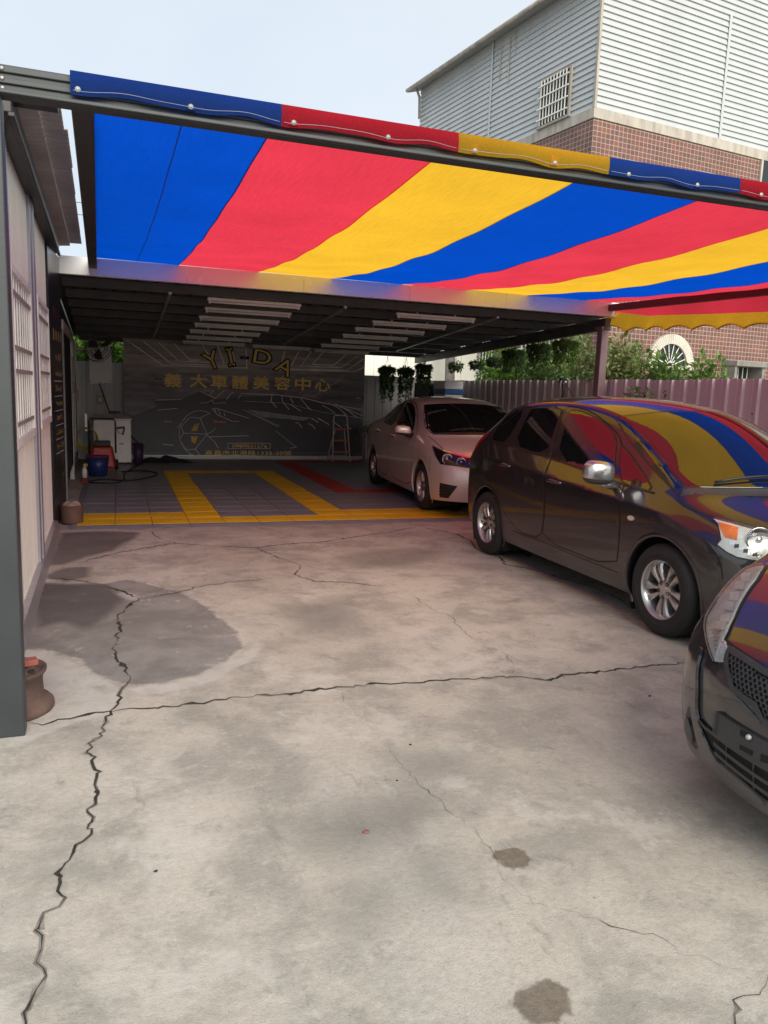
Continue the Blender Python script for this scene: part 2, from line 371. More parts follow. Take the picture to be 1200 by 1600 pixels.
    col = mix(rng(noise(2.1, 10, .78, 170), .56, .65, 0, .35), col, (.25, .23, .19))
    soft = mask('soft', .14, .35, mid)
    col = mix(math_('MULTIPLY', soft, .6), col, (.165, .16, .14))
    pa = mask('patch', .02, .17, noise(6, 9, .72, 3))
    pcol = mix(rng(mid, .4, .65, 0, .8), (.165, .158, .148), (.26, .25, .235))
    pcol = mix(rng(noise(4.5, 10, .75, 21), .57, .64, 0, .8), pcol, (.40, .385, .36))
    pcol = mix(rng(grit, .6, .7, 0, .4), pcol, (.09, .09, .09))
    rim = rng(math_('ABSOLUTE', math_('ADD', attr('patch'), math_('MULTIPLY', math_('SUBTRACT', mid, .5), .2)), 0), .0, .03, .4, 0)
    col = mix(rim, col, (.50, .48, .44))
    col = mix(math_('MULTIPLY', pa, .92), col, pcol)
    pl = mask('pale', .02, .12, mid)
    col = mix(math_('MULTIPLY', pl, rng(noise(6, 9, .75, 51), .3, .6, .25, .85)), col, (.48, .465, .43))
    ol = mask('oil', .05, .22, mid)
    col = mix(math_('MULTIPLY', ol, .72), col, (.055, .052, .05))
    we = mask('wet', .008, .06, noise(14, 5, .6, 8))
    col = mix(math_('MULTIPLY', we, rng(fine, .2, .7, .95, .75)), col, (.125, .098, .068))
    L.new(col, b.inputs['Base Color'])
    ro = math_('SUBTRACT', .86, math_('ADD', math_('MULTIPLY', we, .12), math_('MULTIPLY', pa, .1)))
    L.new(ro, b.inputs['Roughness'])
    hh = math_('ADD', math_('MULTIPLY', fine, .3), math_('ADD', math_('MULTIPLY', grit, .25), math_('MULTIPLY', noise(7, 8, .7, 61), .9)))
    bp = N.new('ShaderNodeBump'); bp.inputs['Strength'].default_value = .55; bp.inputs['Distance'].default_value = .014
    L.new(hh, bp.inputs['Height']); L.new(bp.outputs[0], b.inputs['Normal'])
    return m
gm.materials.append(ground_mat())
ground = add_obj('ground', gm); tag(ground, kind='structure')

# ---- cracks: ragged dark openings that run over the slab
M['crack'] = pm('crack_dark', (.028, .025, .021), .95, 0, .5, 30)
M['crack_rim'] = pm('crack_rim_dust', (.20, .185, .16), .95, 0, .4, 25)
def crack(px, wmax, wmin=.15, jit=.017):
    P = [at_z(x, y) for x, y in px]; Q = []
    for a, b in zip(P[:-1], P[1:]):
        n = max(2, int((b - a).length / .03))
        for k in range(n):
            p = a.lerp(b, k / n); Q.append(p + Vector((rnd.uniform(-jit, jit), rnd.uniform(-jit, jit), 0)) * (.25 if k == 0 else 1))
    Q.append(P[-1])
    for nm, mat_, wk, z in (('crack', M['crack'], 1.0, .003),) if wmax < .003 else (('crack_rim', M['crack_rim'], 1.35, .0015), ('crack', M['crack'], 1.0, .003)):
        mb = MB(); vv = []; wv = .6
        for i, p in enumerate(Q):
            d = (Q[min(i + 1, len(Q) - 1)] - Q[max(i - 1, 0)]); d.z = 0; d.normalize(); n_ = Vector((-d.y, d.x, 0))
            wv = min(1, max(wmin, wv + rnd.uniform(-.4, .4)))
            if rnd.random() < .05: wv = 1.9
            e = min(1, i / 4, (len(Q) - 1 - i) / 4); ww = max(.0006, wmax * wv * (.15 + .85 * e)) / 2 * wk
            vv += [p + n_ * ww * rnd.uniform(.7, 1.3) + Vector((0, 0, z)), p - n_ * ww * rnd.uniform(.7, 1.3) + Vector((0, 0, z))]
        mb.add(vv, [(2 * i, 2 * i + 1, 2 * i + 3, 2 * i + 2) for i in range(len(Q) - 1)])
        mb.build(nm, mat_, ground)
zc = lambda p: zpts((0, 980), 4, p); z6p = lambda p: zpts((0, 780), 2, p); z7p = lambda p: zpts((600, 820), 2, p); z8p = lambda p: zpts((400, 1150), 1.5, p)
crack(z6p([(435, 312), (410, 330), (385, 350), (368, 370), (375, 400), (365, 440), (352, 470), (365, 490), (385, 520), (400, 550)]), .02)
crack(zc([(810, 300), (805, 345), (765, 380), (735, 430), (740, 470), (710, 510), (700, 550), (655, 570), (640, 620), (655, 650), (640, 680), (585, 715), (570, 745), (540, 775), (555, 795), (600, 810), (585, 870), (630, 905), (600, 945), (585, 990), (600, 1030), (600, 1065), (545, 1140), (575, 1190), (555, 1235), (580, 1265), (565, 1300), (480, 1360), (465, 1410), (430, 1460), (395, 1500), (375, 1560), (370, 1600), (385, 1680), (365, 1745), (250, 1835), (222, 1900), (250, 2010), (272, 2140), (225, 2270), (182, 2390), (160, 2480), (120, 2560)]), .0115)
crack(z6p([(435, 312), (410, 300), (370, 285), (330, 270), (250, 255), (200, 250), (150, 245)]), .016)
crack(z6p([(435, 312), (500, 303), (560, 290), (640, 270), (740, 258), (850, 250)]), .009)
crack(z6p([(90, 700), (130, 708), (180, 690), (240, 680), (300, 668), (340, 665), (360, 662)]), .013)
crack(z6p([(360, 662), (440, 655), (540, 650), (620, 640), (680, 628), (760, 620), (830, 612), (940, 605), (1000, 592), (1080, 587), (1200, 577)]) + z7p([(80, 495), (200, 485), (300, 480), (420, 475), (520, 487), (560, 468), (640, 462), (720, 455), (800, 445), (880, 437), (950, 431)]), .015)
crack(z6p([(470, 100), (500, 125), (545, 138), (600, 142), (700, 148), (800, 152), (860, 178), (920, 200), (940, 212), (920, 235), (980, 258), (1080, 260), (1200, 275)]), .008)
crack(z6p([(545, 138), (460, 152), (380, 165), (300, 185), (230, 205)]), .014)
crack(z6p([(800, 152), (900, 140), (1000, 135), (1100, 120), (1200, 105), (1300, 88)]), .012)
crack(z7p([(120, 8), (230, 30), (270, 50), (290, 75), (360, 100), (380, 125), (440, 135), (500, 150), (570, 172), (640, 190), (700, 215), (740, 235), (790, 265)]), .014)
crack(z7p([(0, 190), (60, 200), (110, 235), (150, 265), (210, 288), (240, 325), (290, 365), (340, 390), (390, 410), (410, 470)]), .0029)
crack(z6p([(1050, 600), (1100, 655), (1150, 710), (1200, 770)]) + z8p([(330, 60), (380, 115), (440, 160), (520, 230), (560, 280), (580, 340), (640, 380), (665, 395)]), .0014)
crack(z8p([(665, 395), (720, 410), (800, 430), (870, 455), (930, 465), (990, 510), (1040, 515), (1090, 540), (1130, 548)]), .0018)
crack(z8p([(1200, 560), (1185, 600), (1145, 610), (1130, 640), (1125, 675), (1100, 720)]), .006)
for (x, y, s_, mt, lb) in [(572, 1301, .009, 'rust_red', 'reddish pebble lying on the pale concrete'), (620, 1220, .004, 'black_rubber', 'tiny dark pebble between the reddish pebble and the cross crack'),
                           (641, 1164, .005, 'black_rubber', 'dark pebble lying close below the long cross crack'), (1015, 1088, .006, 'black_rubber', 'dark pebble on the slab beside the honeycomb grille car'), (243, 1362, .005, 'black_rubber', 'dark pebble beside the long crack that runs past the post')]:
    p = at_z(x, y); mb = MB(p)
    mb.grid(lambda u, v: p + Vector((math.cos(u * 6.283) * math.sin(v * 3.1416) * s_ * 1.5, math.sin(u * 6.283) * math.sin(v * 3.1416) * s_, s_ * .45 * (1 - math.cos(v * 3.1416)) * (1 + .3 * math.sin(u * 12)))), 8, 5)
    o = mb.build('pebble', M[mt], None, True); o.location = p
    tag(o, lb, 'pebble', 'pebbles on the slab')

# ================================================================== FLOOR TILE MAT
def tile_mat(name, col):
    m, t, b = new_mat(name); N = t.nodes; L = t.links
    tc_ = N.new('ShaderNodeTexCoord')
    bk = N.new('ShaderNodeTexBrick'); bk.offset = .5; bk.inputs['Scale'].default_value = 1; bk.inputs['Brick Width'].default_value = .2; bk.inputs['Row Height'].default_value = .1
    bk.inputs['Mortar Size'].default_value = .004; bk.inputs['Color1'].default_value = (0, 0, 0, 1); bk.inputs['Color2'].default_value = (1, 1, 1, 1); bk.inputs['Mortar'].default_value = (.5, .5, .5, 1)
    L.new(tc_.outputs['Object'], bk.inputs['Vector'])
    wv = N.new('ShaderNodeTexWave'); wv.wave_profile = 'SIN'; wv.inputs['Scale'].default_value = 9; L.new(tc_.outputs['Object'], wv.inputs['Vector'])
    wy = N.new('ShaderNodeTexWave'); wy.bands_direction = 'Y'; wy.inputs['Scale'].default_value = 3.14; L.new(tc_.outputs['Object'], wy.inputs['Vector'])
    mu = N.new('ShaderNodeMath'); mu.operation = 'MULTIPLY'; L.new(wv.outputs['Fac'], mu.inputs[0]); L.new(wy.outputs['Fac'], mu.inputs[1])
    m2 = N.new('ShaderNodeMath'); m2.operation = 'MULTIPLY'; L.new(mu.outputs[0], m2.inputs[0]); L.new(bk.outputs['Color'], m2.inputs[1])
    ns_ = N.new('ShaderNodeTexNoise'); ns_.inputs['Scale'].default_value = 3; ns_.inputs['Detail'].default_value = 6
    gg = N.new('ShaderNodeNewGeometry'); L.new(gg.outputs['Position'], ns_.inputs['Vector'])
    r = N.new('ShaderNodeMapRange'); r.inputs[3].default_value = .8; r.inputs[4].default_value = 1.2; L.new(ns_.outputs['Fac'], r.inputs[0])
    sc_ = N.new('ShaderNodeVectorMath'); sc_.operation = 'SCALE'; sc_.inputs[0].default_value = col; L.new(r.outputs[0], sc_.inputs['Scale'])
    mx_ = N.new('ShaderNodeMixRGB'); m3 = N.new('ShaderNodeMath'); m3.operation = 'MULTIPLY'; m3.inputs[1].default_value = .75; L.new(m2.outputs[0], m3.inputs[0])
    L.new(m3.outputs[0], mx_.inputs[0]); L.new(sc_.outputs[0], mx_.inputs[1]); mx_.inputs[2].default_value = (*[c * .25 for c in col], 1)
    L.new(mx_.outputs[0], b.inputs['Base Color']); b.inputs['Roughness'].default_value = .5
    bp = N.new('ShaderNodeBump'); bp.inputs['Strength'].default_value = .5; bp.inputs['Distance'].default_value = .004; bp.invert = True
    L.new(m2.outputs[0], bp.inputs['Height']); L.new(bp.outputs[0], b.inputs['Normal'])
    return m
TM = dict(g=tile_mat('grey_floor_tile', (.245, .255, .28)), y=tile_mat('yellow_floor_tile', (.85, .54, .02)), r=tile_mat('red_floor_tile', (.50, .03, .03)))
M['edge_grey'] = pm('grey_edging', (.24, .245, .28), .5, 0, .1, 5)
MATO = Vector((-.375, 8.70, 0))
floor = thing('tile_mat_floor', 'interlocking grey floor tiles with yellow and red bay outlines inside the garage', 'floor mat', MATO, math.radians(-1.0))
def tile_mesh(mt):
    mb = MB(); T = .4; g_ = .0025; bv = .005; h = .016
    a, b = g_, T - g_; c, d = a + bv, b - bv
    mb.add([(a, a, 0.002), (b, a, 0.002), (b, b, 0.002), (a, b, 0.002), (a, a, h - bv), (b, a, h - bv), (b, b, h - bv), (a, b, h - bv), (c, c, h), (d, c, h), (d, d, h), (c, d, h)],
           [(8, 9, 10, 11)] + [(i, (i + 1) % 4, 4 + (i + 1) % 4, 4 + i) for i in range(4)] + [(4 + i, 4 + (i + 1) % 4, 8 + (i + 1) % 4, 8 + i) for i in range(4)])
    return mb.mesh('floor_tile', mt)
TME = {k: tile_mesh(v) for k, v in TM.items()}
def tile_kind(k, j):
    if j == 0 or (j == 1 and not 4 <= k <= 6) or (k in (3, 7) and j <= 13) or (j == 13 and 3 <= k <= 7): return 'y'
    if (k == 9 and 6 <= j <= 18) or (j in (6, 18) and k >= 9): return 'r'
    return 'g'
far = {k: MB() for k in TM}
for j in range(19):
    for k in range(17):
        kd = tile_kind(k, j)
        if j < 16:
            o = add_obj('floor_tile', TME[kd], floor); o.location = (.07 + .4 * k, .18 + .4 * j, rnd.uniform(0, .0012))
        else:
            x0, y0 = .07 + .4 * k, .18 + .4 * j
            far[kd].box(x0 + .0025, x0 + .3975, y0 + .0025, y0 + .3975, .002, .016)
for kd, mb in far.items():
    if mb.v: tag(mb.build('far_floor_tiles', TM[kd], floor), kind='stuff')
for k in range(17):
    x0 = .07 + .4 * k
    mb = MB(); mb.add([(x0 + .002, 0, .002), (x0 + .398, 0, .002), (x0 + .398, .178, .002), (x0 + .002, .178, .002), (x0 + .002, .1, .0155), (x0 + .398, .1, .0155), (x0 + .398, .178, .0155), (x0 + .002, .178, .0155)],
                      [(0, 1, 5, 4), (4, 5, 6, 7), (1, 2, 6, 5), (0, 4, 7, 3)])
    mb.build('edging_strip', M['edge_grey'], floor)
mb = MB(); mb.add([(0.0, 0.02, .002), (.0675, 0, .002), (.0675, 7.75, .002), (.0, 7.75, .002), (.06, .1, .0155), (.0675, .1, .0155), (.0675, 7.75, .0155), (.06, 7.75, .0155)], [(0, 1, 5, 4), (4, 5, 6, 7), (0, 4, 7, 3)])
mb.build('edging_strip', M['edge_grey'], floor)
for y0 in (1.25, 4.0):
    mb = MB(); mb.box(-.05, .06, y0, y0 + .55, .018, .028); mb.build('red_tile_scrap', TM['r'], floor, bevel=.004)

# ================================================================== LEFT BUILDING
LB = thing('metal_building', 'pale ribbed metal building with two barred windows beside the yard', 'building', (-.5, 4.7, 0))
o_ = LB.location.copy()
def part(mb, name, mat, parent=None, **k):
    return mb.build(name, mat, parent, **k)
def LM(): return MB(o_)
# ribbed wall sheets, each 0.9 m or so wide
def rib_sheet(y0, y1, z0, z1, x=-.522, pitch=.09):
    mb = LM(); prof = []; y = y0; n = max(1, round((y1 - y0) / pitch)); p = (y1 - y0) / n
    for i in range(n):
        yy = y0 + i * p; prof += [(yy, 0), (yy + p * .78, 0), (yy + p * .84, .005), (yy + p * .94, .005)]
    prof.append((y1, 0))
    vv = [(x + d, yy, z) for z in (z0, z1) for yy, d in prof]; k = len(prof)
    mb.add(vv, [(i, i + 1, k + i + 1, k + i) for i in range(k - 1)]); return mb
for y0, y1 in ((4.85, 5.75), (5.752, 6.7), (7.16, 7.92), (7.922, 8.74)):
    part(rib_sheet(y0, y1, .09, 2.95), 'wall_sheet', M['cream'], LB)
mb = LM(); mb.box(-.62, -.535, 4.3, 16.9, .0, 2.72); part(mb, 'wall_core', M['steel_black'], LB)
mb = LM(); mb.box(-.62, -.537, 4.75, 9.6, 2.722, 3.05); part(mb, 'wall_head', M['steel_black'], LB)
mb = LM(); mb.box(-.53, -.496, 6.702, 7.158, .09, 2.94); mb.box(-.498, -.486, 6.86, 7.0, .09, 2.94); part(mb, 'trim_column', M['lavender'], LB, bevel=.004)
mb = LM(); mb.box(-.53, -.494, 5.06, 5.2, .09, 2.94); part(mb, 'trim_column', M['lavender'], LB, bevel=.004)
mb = LM(); mb.box(-.55, -.485, 4.86, 5.055, .0, 2.93); part(mb, 'corner_post', M['maroon'], LB, bevel=.006)
mb = LM(); mb.add([(-.53, 4.1, .1), (-.53, 8.74, .1), (-.45, 8.74, .0), (-.45, 4.1, .0), (-.475, 4.1, .1), (-.475, 8.74, .1)], [(4, 5, 2, 3), (0, 1, 5, 4)]); part(mb, 'base_flashing', M['galv'], LB)
# barred windows
def barred_window(y0, y1, z0, z1, bars, rails, deep, bm_):
    x = -.535
    fr = LM(); t = .045
    fr.box(x, x + deep, y0, y0 + t, z0, z1); fr.box(x, x + deep, y1 - t, y1, z0, z1); fr.box(x, x + deep, y0 + t, y1 - t, z1 - t, z1); fr.box(x, x + deep, y0 + t, y1 - t, z0, z0 + t * 1.4)
    wn = part(fr, 'window', bm_, LB, bevel=.003)
    pn = LM(); pn.box(x - .01, x + .018, y0 + t, y1 - t, z0 + t, z1 - t); part(pn, 'pane', M['window_white'], wn); 
    for k in range(bars):
        yy = y0 + t + (y1 - y0 - 2 * t) * (k + .5) / bars
        b = LM(); b.box(x + .0185, x + .0255, yy - .012, yy + .012, z0 + t, z1 - t); part(b, 'bar', M['white_bar'], wn)
    for zz in rails:
        b = LM(); b.box(x + .026, x + .034, y0 + t * .5, y1 - t * .5, z0 + (z1 - z0) * zz - .012, z0 + (z1 - z0) * zz + .012); part(b, 'rail', M['tan_bar'], wn)
    return wn
barred_window(5.23, 6.64, 1.13, 2.25, 8, (.13, .43, .56, .86), .04, M['white_bar'])
barred_window(7.3, 8.7, 1.14, 2.27, 7, (.13, .43, .56, .86), .04, M['white_bar'])
for c in LB.children:
    pass
# eave: dark gutter beam, corrugated overhang sheets in two rows
mb = LM(); mb.box(-.6, -.42, 4.75, 9.58, 2.94, 3.06); mb.box(-.44, -.405, 4.75, 9.58, 2.92, 2.945); part(mb, 'gutter_beam', M['steel_black'], LB, bevel=.006)
def corr(x0, x1, y0, y1, z0, z1, amp=.013, pitch=.09):
    mb = LM(); n = int((y1 - y0) / pitch * 6)
    top = []
    for i in range(n + 1):
        y = y0 + (y1 - y0) * i / n; d = amp * math.sin((y - y0) / pitch * 6.283)
        top += [(x0, y, z0 + d), (x1, y, z1 + d)]
    F = [(2 * i, 2 * i + 1, 2 * i + 3, 2 * i + 2) for i in range(n)]
    mb.add(top, F); mb.add([(p[0], p[1], p[2] + .004) for p in top], [tuple(reversed(f)) for f in F]); return mb
ys = [4.8, 5.0, 5.62, 6.5, 7.4, 8.3, 9.2, 9.9]
for i in range(7):
    part(corr(-.47, -.318, ys[i], ys[i + 1] - .004, 3.085, 3.10), 'eave_sheet', M['eave_sheet'], LB, smooth=True)
    part(corr(-.325, -.185 + rnd.uniform(-.012, .012), ys[i] - .02, ys[i + 1] + .02, 3.125, 3.128), 'eave_sheet', M['eave_sheet'], LB, smooth=True)
mb = LM(); mb.add([(-.45, 4.8, 3.15), (-.45, 9.9, 3.15), (-4, 9.9, 4.0), (-4, 4.8, 4.0)], [(0, 1, 2, 3)]); part(mb, 'roof_sheet', M['eave_sheet'], LB)
# ---- black price board on the wall next to the garage opening
PB = thing('price_board', 'tall black price board with gold rows and thin white rules', 'sign', (-.47, 9.18, 0))
o2 = PB.location.copy()
ang = math.atan2(.07, .86)
def pbp(u, z, d=0.0): return Vector((-.495 + .075 * u + d, 8.75 + .86 * u - d * .08, z))   # u 0..1 along the board
mb = MB(o2); mb.add([pbp(0, .04), pbp(1, .04), pbp(1, 2.9), pbp(0, 2.9), pbp(0, .04, -.03), pbp(1, .04, -.03), pbp(1, 2.9, -.03), pbp(0, 2.9, -.03)],
                    [(0, 1, 2, 3), (5, 4, 7, 6), (0, 4, 5, 1), (3, 2, 6, 7), (1, 5, 6, 2), (0, 3, 7, 4)]); mb.build('panel', M['board_black'], PB)
def strokes(mb, u0, u1, z0, z1, n, rr):
    for _ in range(n):
        u, z = rr.uniform(u0, u1), rr.uniform(z0, z1)
        if rr.random() < .5: du, dz = rr.uniform(.02, .05), .006
        else: du, dz = .012, rr.uniform(.02, .04)
        mb.add([pbp(u, z, .003), pbp(min(u + du, u1 + .03), z, .003), pbp(min(u + du, u1 + .03), z + dz, .003), pbp(u, z + dz, .003)], [(0, 1, 2, 3)])
rows = [1.80, 1.63, 1.47, 1.31, 1.16, 1.0, .86]
g_ = MB(o2); rr = random.Random(3)
for z in rows: strokes(g_, .28, .85, z - .03, z + .02, 26, rr)
tag(g_.build('gold_lettering', M['gold'], PB), kind='stuff')
g_ = MB(o2)
for k in range(4): g_.add([pbp(.25 + .2 * k, 1.98, .003), pbp(.29 + .2 * k, 1.98, .003), pbp(.29 + .2 * k, 2.1 - .01 * k, .003), pbp(.25 + .2 * k, 2.1 - .01 * k, .003)], [(0, 1, 2, 3)])
tag(g_.build('gold_lettering', M['gold'], PB), kind='stuff')
for z in [1.55, 1.39, 1.235, 1.08, .93, .78]:
    g_ = MB(o2); g_.add([pbp(.22, z, .003), pbp(.92, z, .003), pbp(.92, z + .007, .003), pbp(.22, z + .007, .003)], [(0, 1, 2, 3)]); g_.build('white_rule', M['white_print'], PB)
g_ = MB(o2)
for k in range(4): strokes(g_, .2 + .18 * k, .3 + .18 * k, 2.2 - .02 * k, 2.32 - .02 * k, 9, rr)
tag(g_.build('red_lettering', M['red_print'], PB), kind='stuff')
for z in (.38, .6):
    g_ = MB(o2); strokes(g_, .55, .85, z, z + .16, 46, rr); tag(g_.build('olive_lettering', M['green_print'], PB), kind='stuff')

# ================================================================== GARAGE
ROOF_Y0, ROOF_Y1, ROOF_Z0, ROOF_SL = 9.62, 16.95, 2.74, -.044
def rz(y): return ROOF_Z0 + ROOF_SL * (y - ROOF_Y0)
def at_roof(px, py, d=0.0):
    r = ray(px, py); t = (ROOF_Z0 - d - ROOF_SL * ROOF_Y0 - CAM_H) / (r[2] - ROOF_SL * r[1]); return Vector((t * r[0], t * r[1], CAM_H + t * r[2]))
GA = thing('garage_shelter', 'dark open garage shelter with sheet roof and grey front fascia', 'garage', (3.2, 9.62, 0))
og = GA.location.copy()
def GM(): return MB(og)
RX0, RX1 = -.42, 6.95
n_sh = 8; sw = (RX1 - RX0 + .2) / n_sh
for i in range(n_sh):
    x0 = RX0 - .1 + sw * i; prof = []
    for k in range(4):
        p = sw / 4; xx = x0 + k * p; prof += [(xx, 0), (xx + p * .7, 0), (xx + p * .78, .03), (xx + p * .92, .03)]
    prof.append((x0 + sw - .001, 0)); mb = GM(); K = len(prof)
    for off in (.045, .055):
        vv = [(x, y, rz(y) + off + d) for y in (ROOF_Y0 - .02, ROOF_Y1 + .2) for x, d in prof]
        F = [(a, a + 1, K + a + 1, K + a) for a in range(K - 1)]
        mb.add(vv, F if off > .05 else [tuple(reversed(f)) for f in F])
    part(mb, 'roof_sheet', M['roof_dark'], GA)
for k, y in enumerate([10.05, 10.95, 11.85, 12.8, 13.8, 14.8, 15.8, 16.75]):
    mb = GM(); z = rz(y); mb.box(RX0, RX1, y - .03, y + .03, z - .06, z + .042); mb.box(RX0, RX1, y + .03, y + .075, z - .06, z - .052); part(mb, 'purlin', M['purlin'], GA)
mb = GM(); xs = [-.43, .95, 2.35, 3.75, 5.15, 6.98]
for a, b in zip(xs[:-1], xs[1:]):
    q = GM(); q.box(a + .001, b - .001, 9.575, 9.6, 2.735, 2.93); q.box(a + .001, b - .001, 9.601, 9.66, 2.735, 2.75); part(q, 'fascia_panel', M['fascia'], GA, bevel=.004)
mb = GM(); mb.bar((6.85, 9.64, rz(9.64) - .10), (6.85, 16.9, rz(16.9) - .10), .1, .16); part(mb, 'side_beam', M['purlin'], GA, bevel=.006)
mb = GM(); mb.box(6.78, 6.9, 9.67, 9.79, 0, 2.56); part(mb, 'post', M['maroon_grey'], GA, bevel=.008)
mb = GM(); mb.box(6.76, 6.92, 9.65, 9.81, 2.555, 2.6); part(mb, 'post_cap', M['maroon_grey'], GA)
for a, b in (((266, 458), (240, 527)), ((540, 480), (443, 538)), ((778, 496), (620, 548))):
    p, q = at_roof(*a, .075), at_roof(*b, .075); mb = GM(); mb.bar(p, q, .035, .025); part(mb, 'roof_strap', M['galv'], GA)
for i, (a, b) in enumerate([((323, 467), (470, 480)), ((318, 481), (455, 494)), ((308, 494), (437, 506)), ((300, 505), (423, 516)), ((292, 515), (409, 525)), ((285, 524), (397, 534)), ((280, 532), (386, 541)), ((390, 538), (488, 548)), ((492, 546), (575, 553)),
                          ((619, 490), (741, 502)), ((580, 502), (697, 513)), ((552, 512), (664, 522)), ((532, 522), (638, 532)), ((515, 530), (615, 539)), ((497, 537), (595, 546))]):
    p, q = at_roof(*a, .09), at_roof(*b, .09); y = (p.y + q.y) / 2; c = Vector(((p.x + q.x) / 2, y, rz(y) - .09)); L_ = 1.2
    ordn = ('first', 'second', 'third', 'fourth', 'fifth', 'sixth', 'seventh')
    lb_ = ordn[i] + ' unlit tube lamp behind the fascia in the row over the yellow bay' if i < 7 else ('unlit tube lamp over the banner top touching the yellow bay row', 'unlit tube lamp over the banner top touching the sedan row')[i - 7] if i < 9 else ordn[i - 9] + ' unlit tube lamp behind the fascia in the row beside the sedan'
    t = thing('tube_lamp', lb_, 'lamp', c, 0, 'unlit tube lamps under the roof')
    mb = MB(); mb.box(-L_ / 2, L_ / 2, -.03, .03, -.005, .03); mb.build('housing', M['tube'], t, bevel=.006)
    mb = MB(); mb.tube([(-L_ / 2 + .03, 0, -.022), (L_ / 2 - .03, 0, -.022)], .014, 8); mb.build('tube', M['white_enamel'], t, True)
    for s_ in (-1, 1):
        mb = MB(); mb.box(s_ * (L_ / 2 - .03) - .014, s_ * (L_ / 2 - .03) + .014, -.018, .018, -.042, -.004); mb.build('lamp_holder', M['tube'], t)
    mb = MB(); mb.box(-.3, -.28, -.01, .01, .031, .09); mb.box(.28, .3, -.01, .01, .031, .09); mb.build('hanger', M['galv'], t)

# ---- back wall (ribbed sheet) with the gap at its left end
BW = thing('back_wall', 'grey ribbed sheet wall closing the back of the garage', 'wall', (3.2, 16.95, 0)); ob = BW.location.copy()
YB = 16.93
def back_sheet(x0, x1, z0, z1, mat=None, y=YB):
    mb = MB(ob); n = max(1, round((x1 - x0) / .2)); p = (x1 - x0) / n; prof = []
    for i in range(n):
        xx = x0 + i * p; prof += [(xx, 0), (xx + p * .8, 0), (xx + p * .86, -.014), (xx + p * .95, -.014)]
    prof.append((x1, 0)); K = len(prof)
    mb.add([(x, y + d, z) for z in (z0, z1) for x, d in prof], [(i, i + 1, K + i + 1, K + i) for i in range(K - 1)])
    mb.add([(x, y + d + .02, z) for z in (z0, z1) for x, d in prof], [(K + i, K + i + 1, i + 1, i) for i in range(K - 1)])
    return mb.build('wall_sheet', mat or M['wall_grey'], BW)
back_sheet(-.5, .45, 0, 1.96); back_sheet(.45, 1.8, 0, 2.4); back_sheet(1.8, 3.2, 0, 2.4); back_sheet(3.2, 4.6, 0, 2.4); back_sheet(4.6, 5.5, 0, 2.4); back_sheet(5.5, 6.3, 0, 1.92); back_sheet(6.3, 7.03, 0, 1.92)
mb = MB(ob); mb.box(-.5, 7.0, YB + .03, YB + .08, 1.82, 1.9); mb.build('rail', M['galv'], BW)
for k in range(19):
    mb = MB(ob); x = .45 + k * .29; mb.box(x + .003, x + .287, YB - .2, YB - .19, .015, .095); mb.build('base_tile', M['wall_grey'], BW)
WN = thing('white_neighbour_wall', 'bright white sheet wall behind the back fence', 'wall', (7.0, 18.6, 0))
for k in range(8):
    mb = MB(WN.location); x = 3.2 + k * .8; mb.box(x + .003, x + .797, 18.6, 18.66, 0, 3.6); mb.build('wall_sheet', M['white_wall'], WN, bevel=.004)

# ================================================================== PRINTED BANNER
YN = 16.70
def bp_(px, py, d=0.0): p = at_y(px, py, YN); p.y -= d; return p
BA = thing('printed_banner', 'large dark printed banner with gold lettering and a car picture', 'banner', (3.0, YN, .1)); obn = BA.location.copy()
def banner_mat():
    m, t, b = new_mat('dark_banner_print'); N = t.nodes; L = t.links
    tc_ = N.new('ShaderNodeTexCoord'); sp = N.new('ShaderNodeSeparateXYZ'); L.new(tc_.outputs['Generated'], sp.inputs[0])
    r = N.new('ShaderNodeValToRGB'); e = r.color_ramp.elements
    e[0].position = 0; e[0].color = (0.063, 0.076, 0.105, 1); e[1].position = 1; e[1].color = (0.420, 0.367, 0.336, 1)
    for p, c in ((.32, (0.074, 0.084, 0.111, 1)), (.4, (0.210, 0.202, 0.221, 1)), (.52, (0.168, 0.160, 0.168, 1)), (.66, (0.200, 0.185, 0.189, 1)), (.8, (0.378, 0.336, 0.315, 1))):
        x = e.new(p); x.color = c
    mp = N.new('ShaderNodeMapping'); mp.inputs['Scale'].default_value = (3, 1, 26); L.new(tc_.outputs['Generated'], mp.inputs[0])
    n1 = N.new('ShaderNodeTexNoise'); n1.inputs['Scale'].default_value = 1; n1.inputs['Detail'].default_value = 6; L.new(mp.outputs[0], n1.inputs['Vector'])
    L.new(sp.outputs['Z'], r.inputs[0])
    rr_ = N.new('ShaderNodeMapRange'); rr_.inputs[1].default_value = .3; rr_.inputs[2].default_value = .7; rr_.inputs[3].default_value = .55; rr_.inputs[4].default_value = 1.4; L.new(n1.outputs['Fac'], rr_.inputs[0])
    mu = N.new('ShaderNodeVectorMath'); mu.operation = 'SCALE'; L.new(r.outputs[0], mu.inputs[0]); L.new(rr_.outputs[0], mu.inputs['Scale'])
    L.new(mu.outputs[0], b.inputs['Base Color']); b.inputs['Roughness'].default_value = .45
    return m
mb = MB(obn); x0, x1, z0, z1 = .41, 5.53, .1, 2.47
mb.grid(lambda u, v: (x0 + (x1 - x0) * u, YN + .004 * math.sin(u * 31) * math.sin(v * 3.1), z0 + (z1 - z0) * v), 40, 12)
mb.build('banner_sheet', banner_mat(), BA, True)
mb = MB(obn); mb.box(x0 - .03, x1 + .03, YN + .01, YN + .04, z1 - .03, z1 + .02); mb.box(x0 - .03, x1 + .03, YN + .01, YN + .04, z0 - .01, z0 + .02); mb.build('banner_rail', M['galv'], BA)
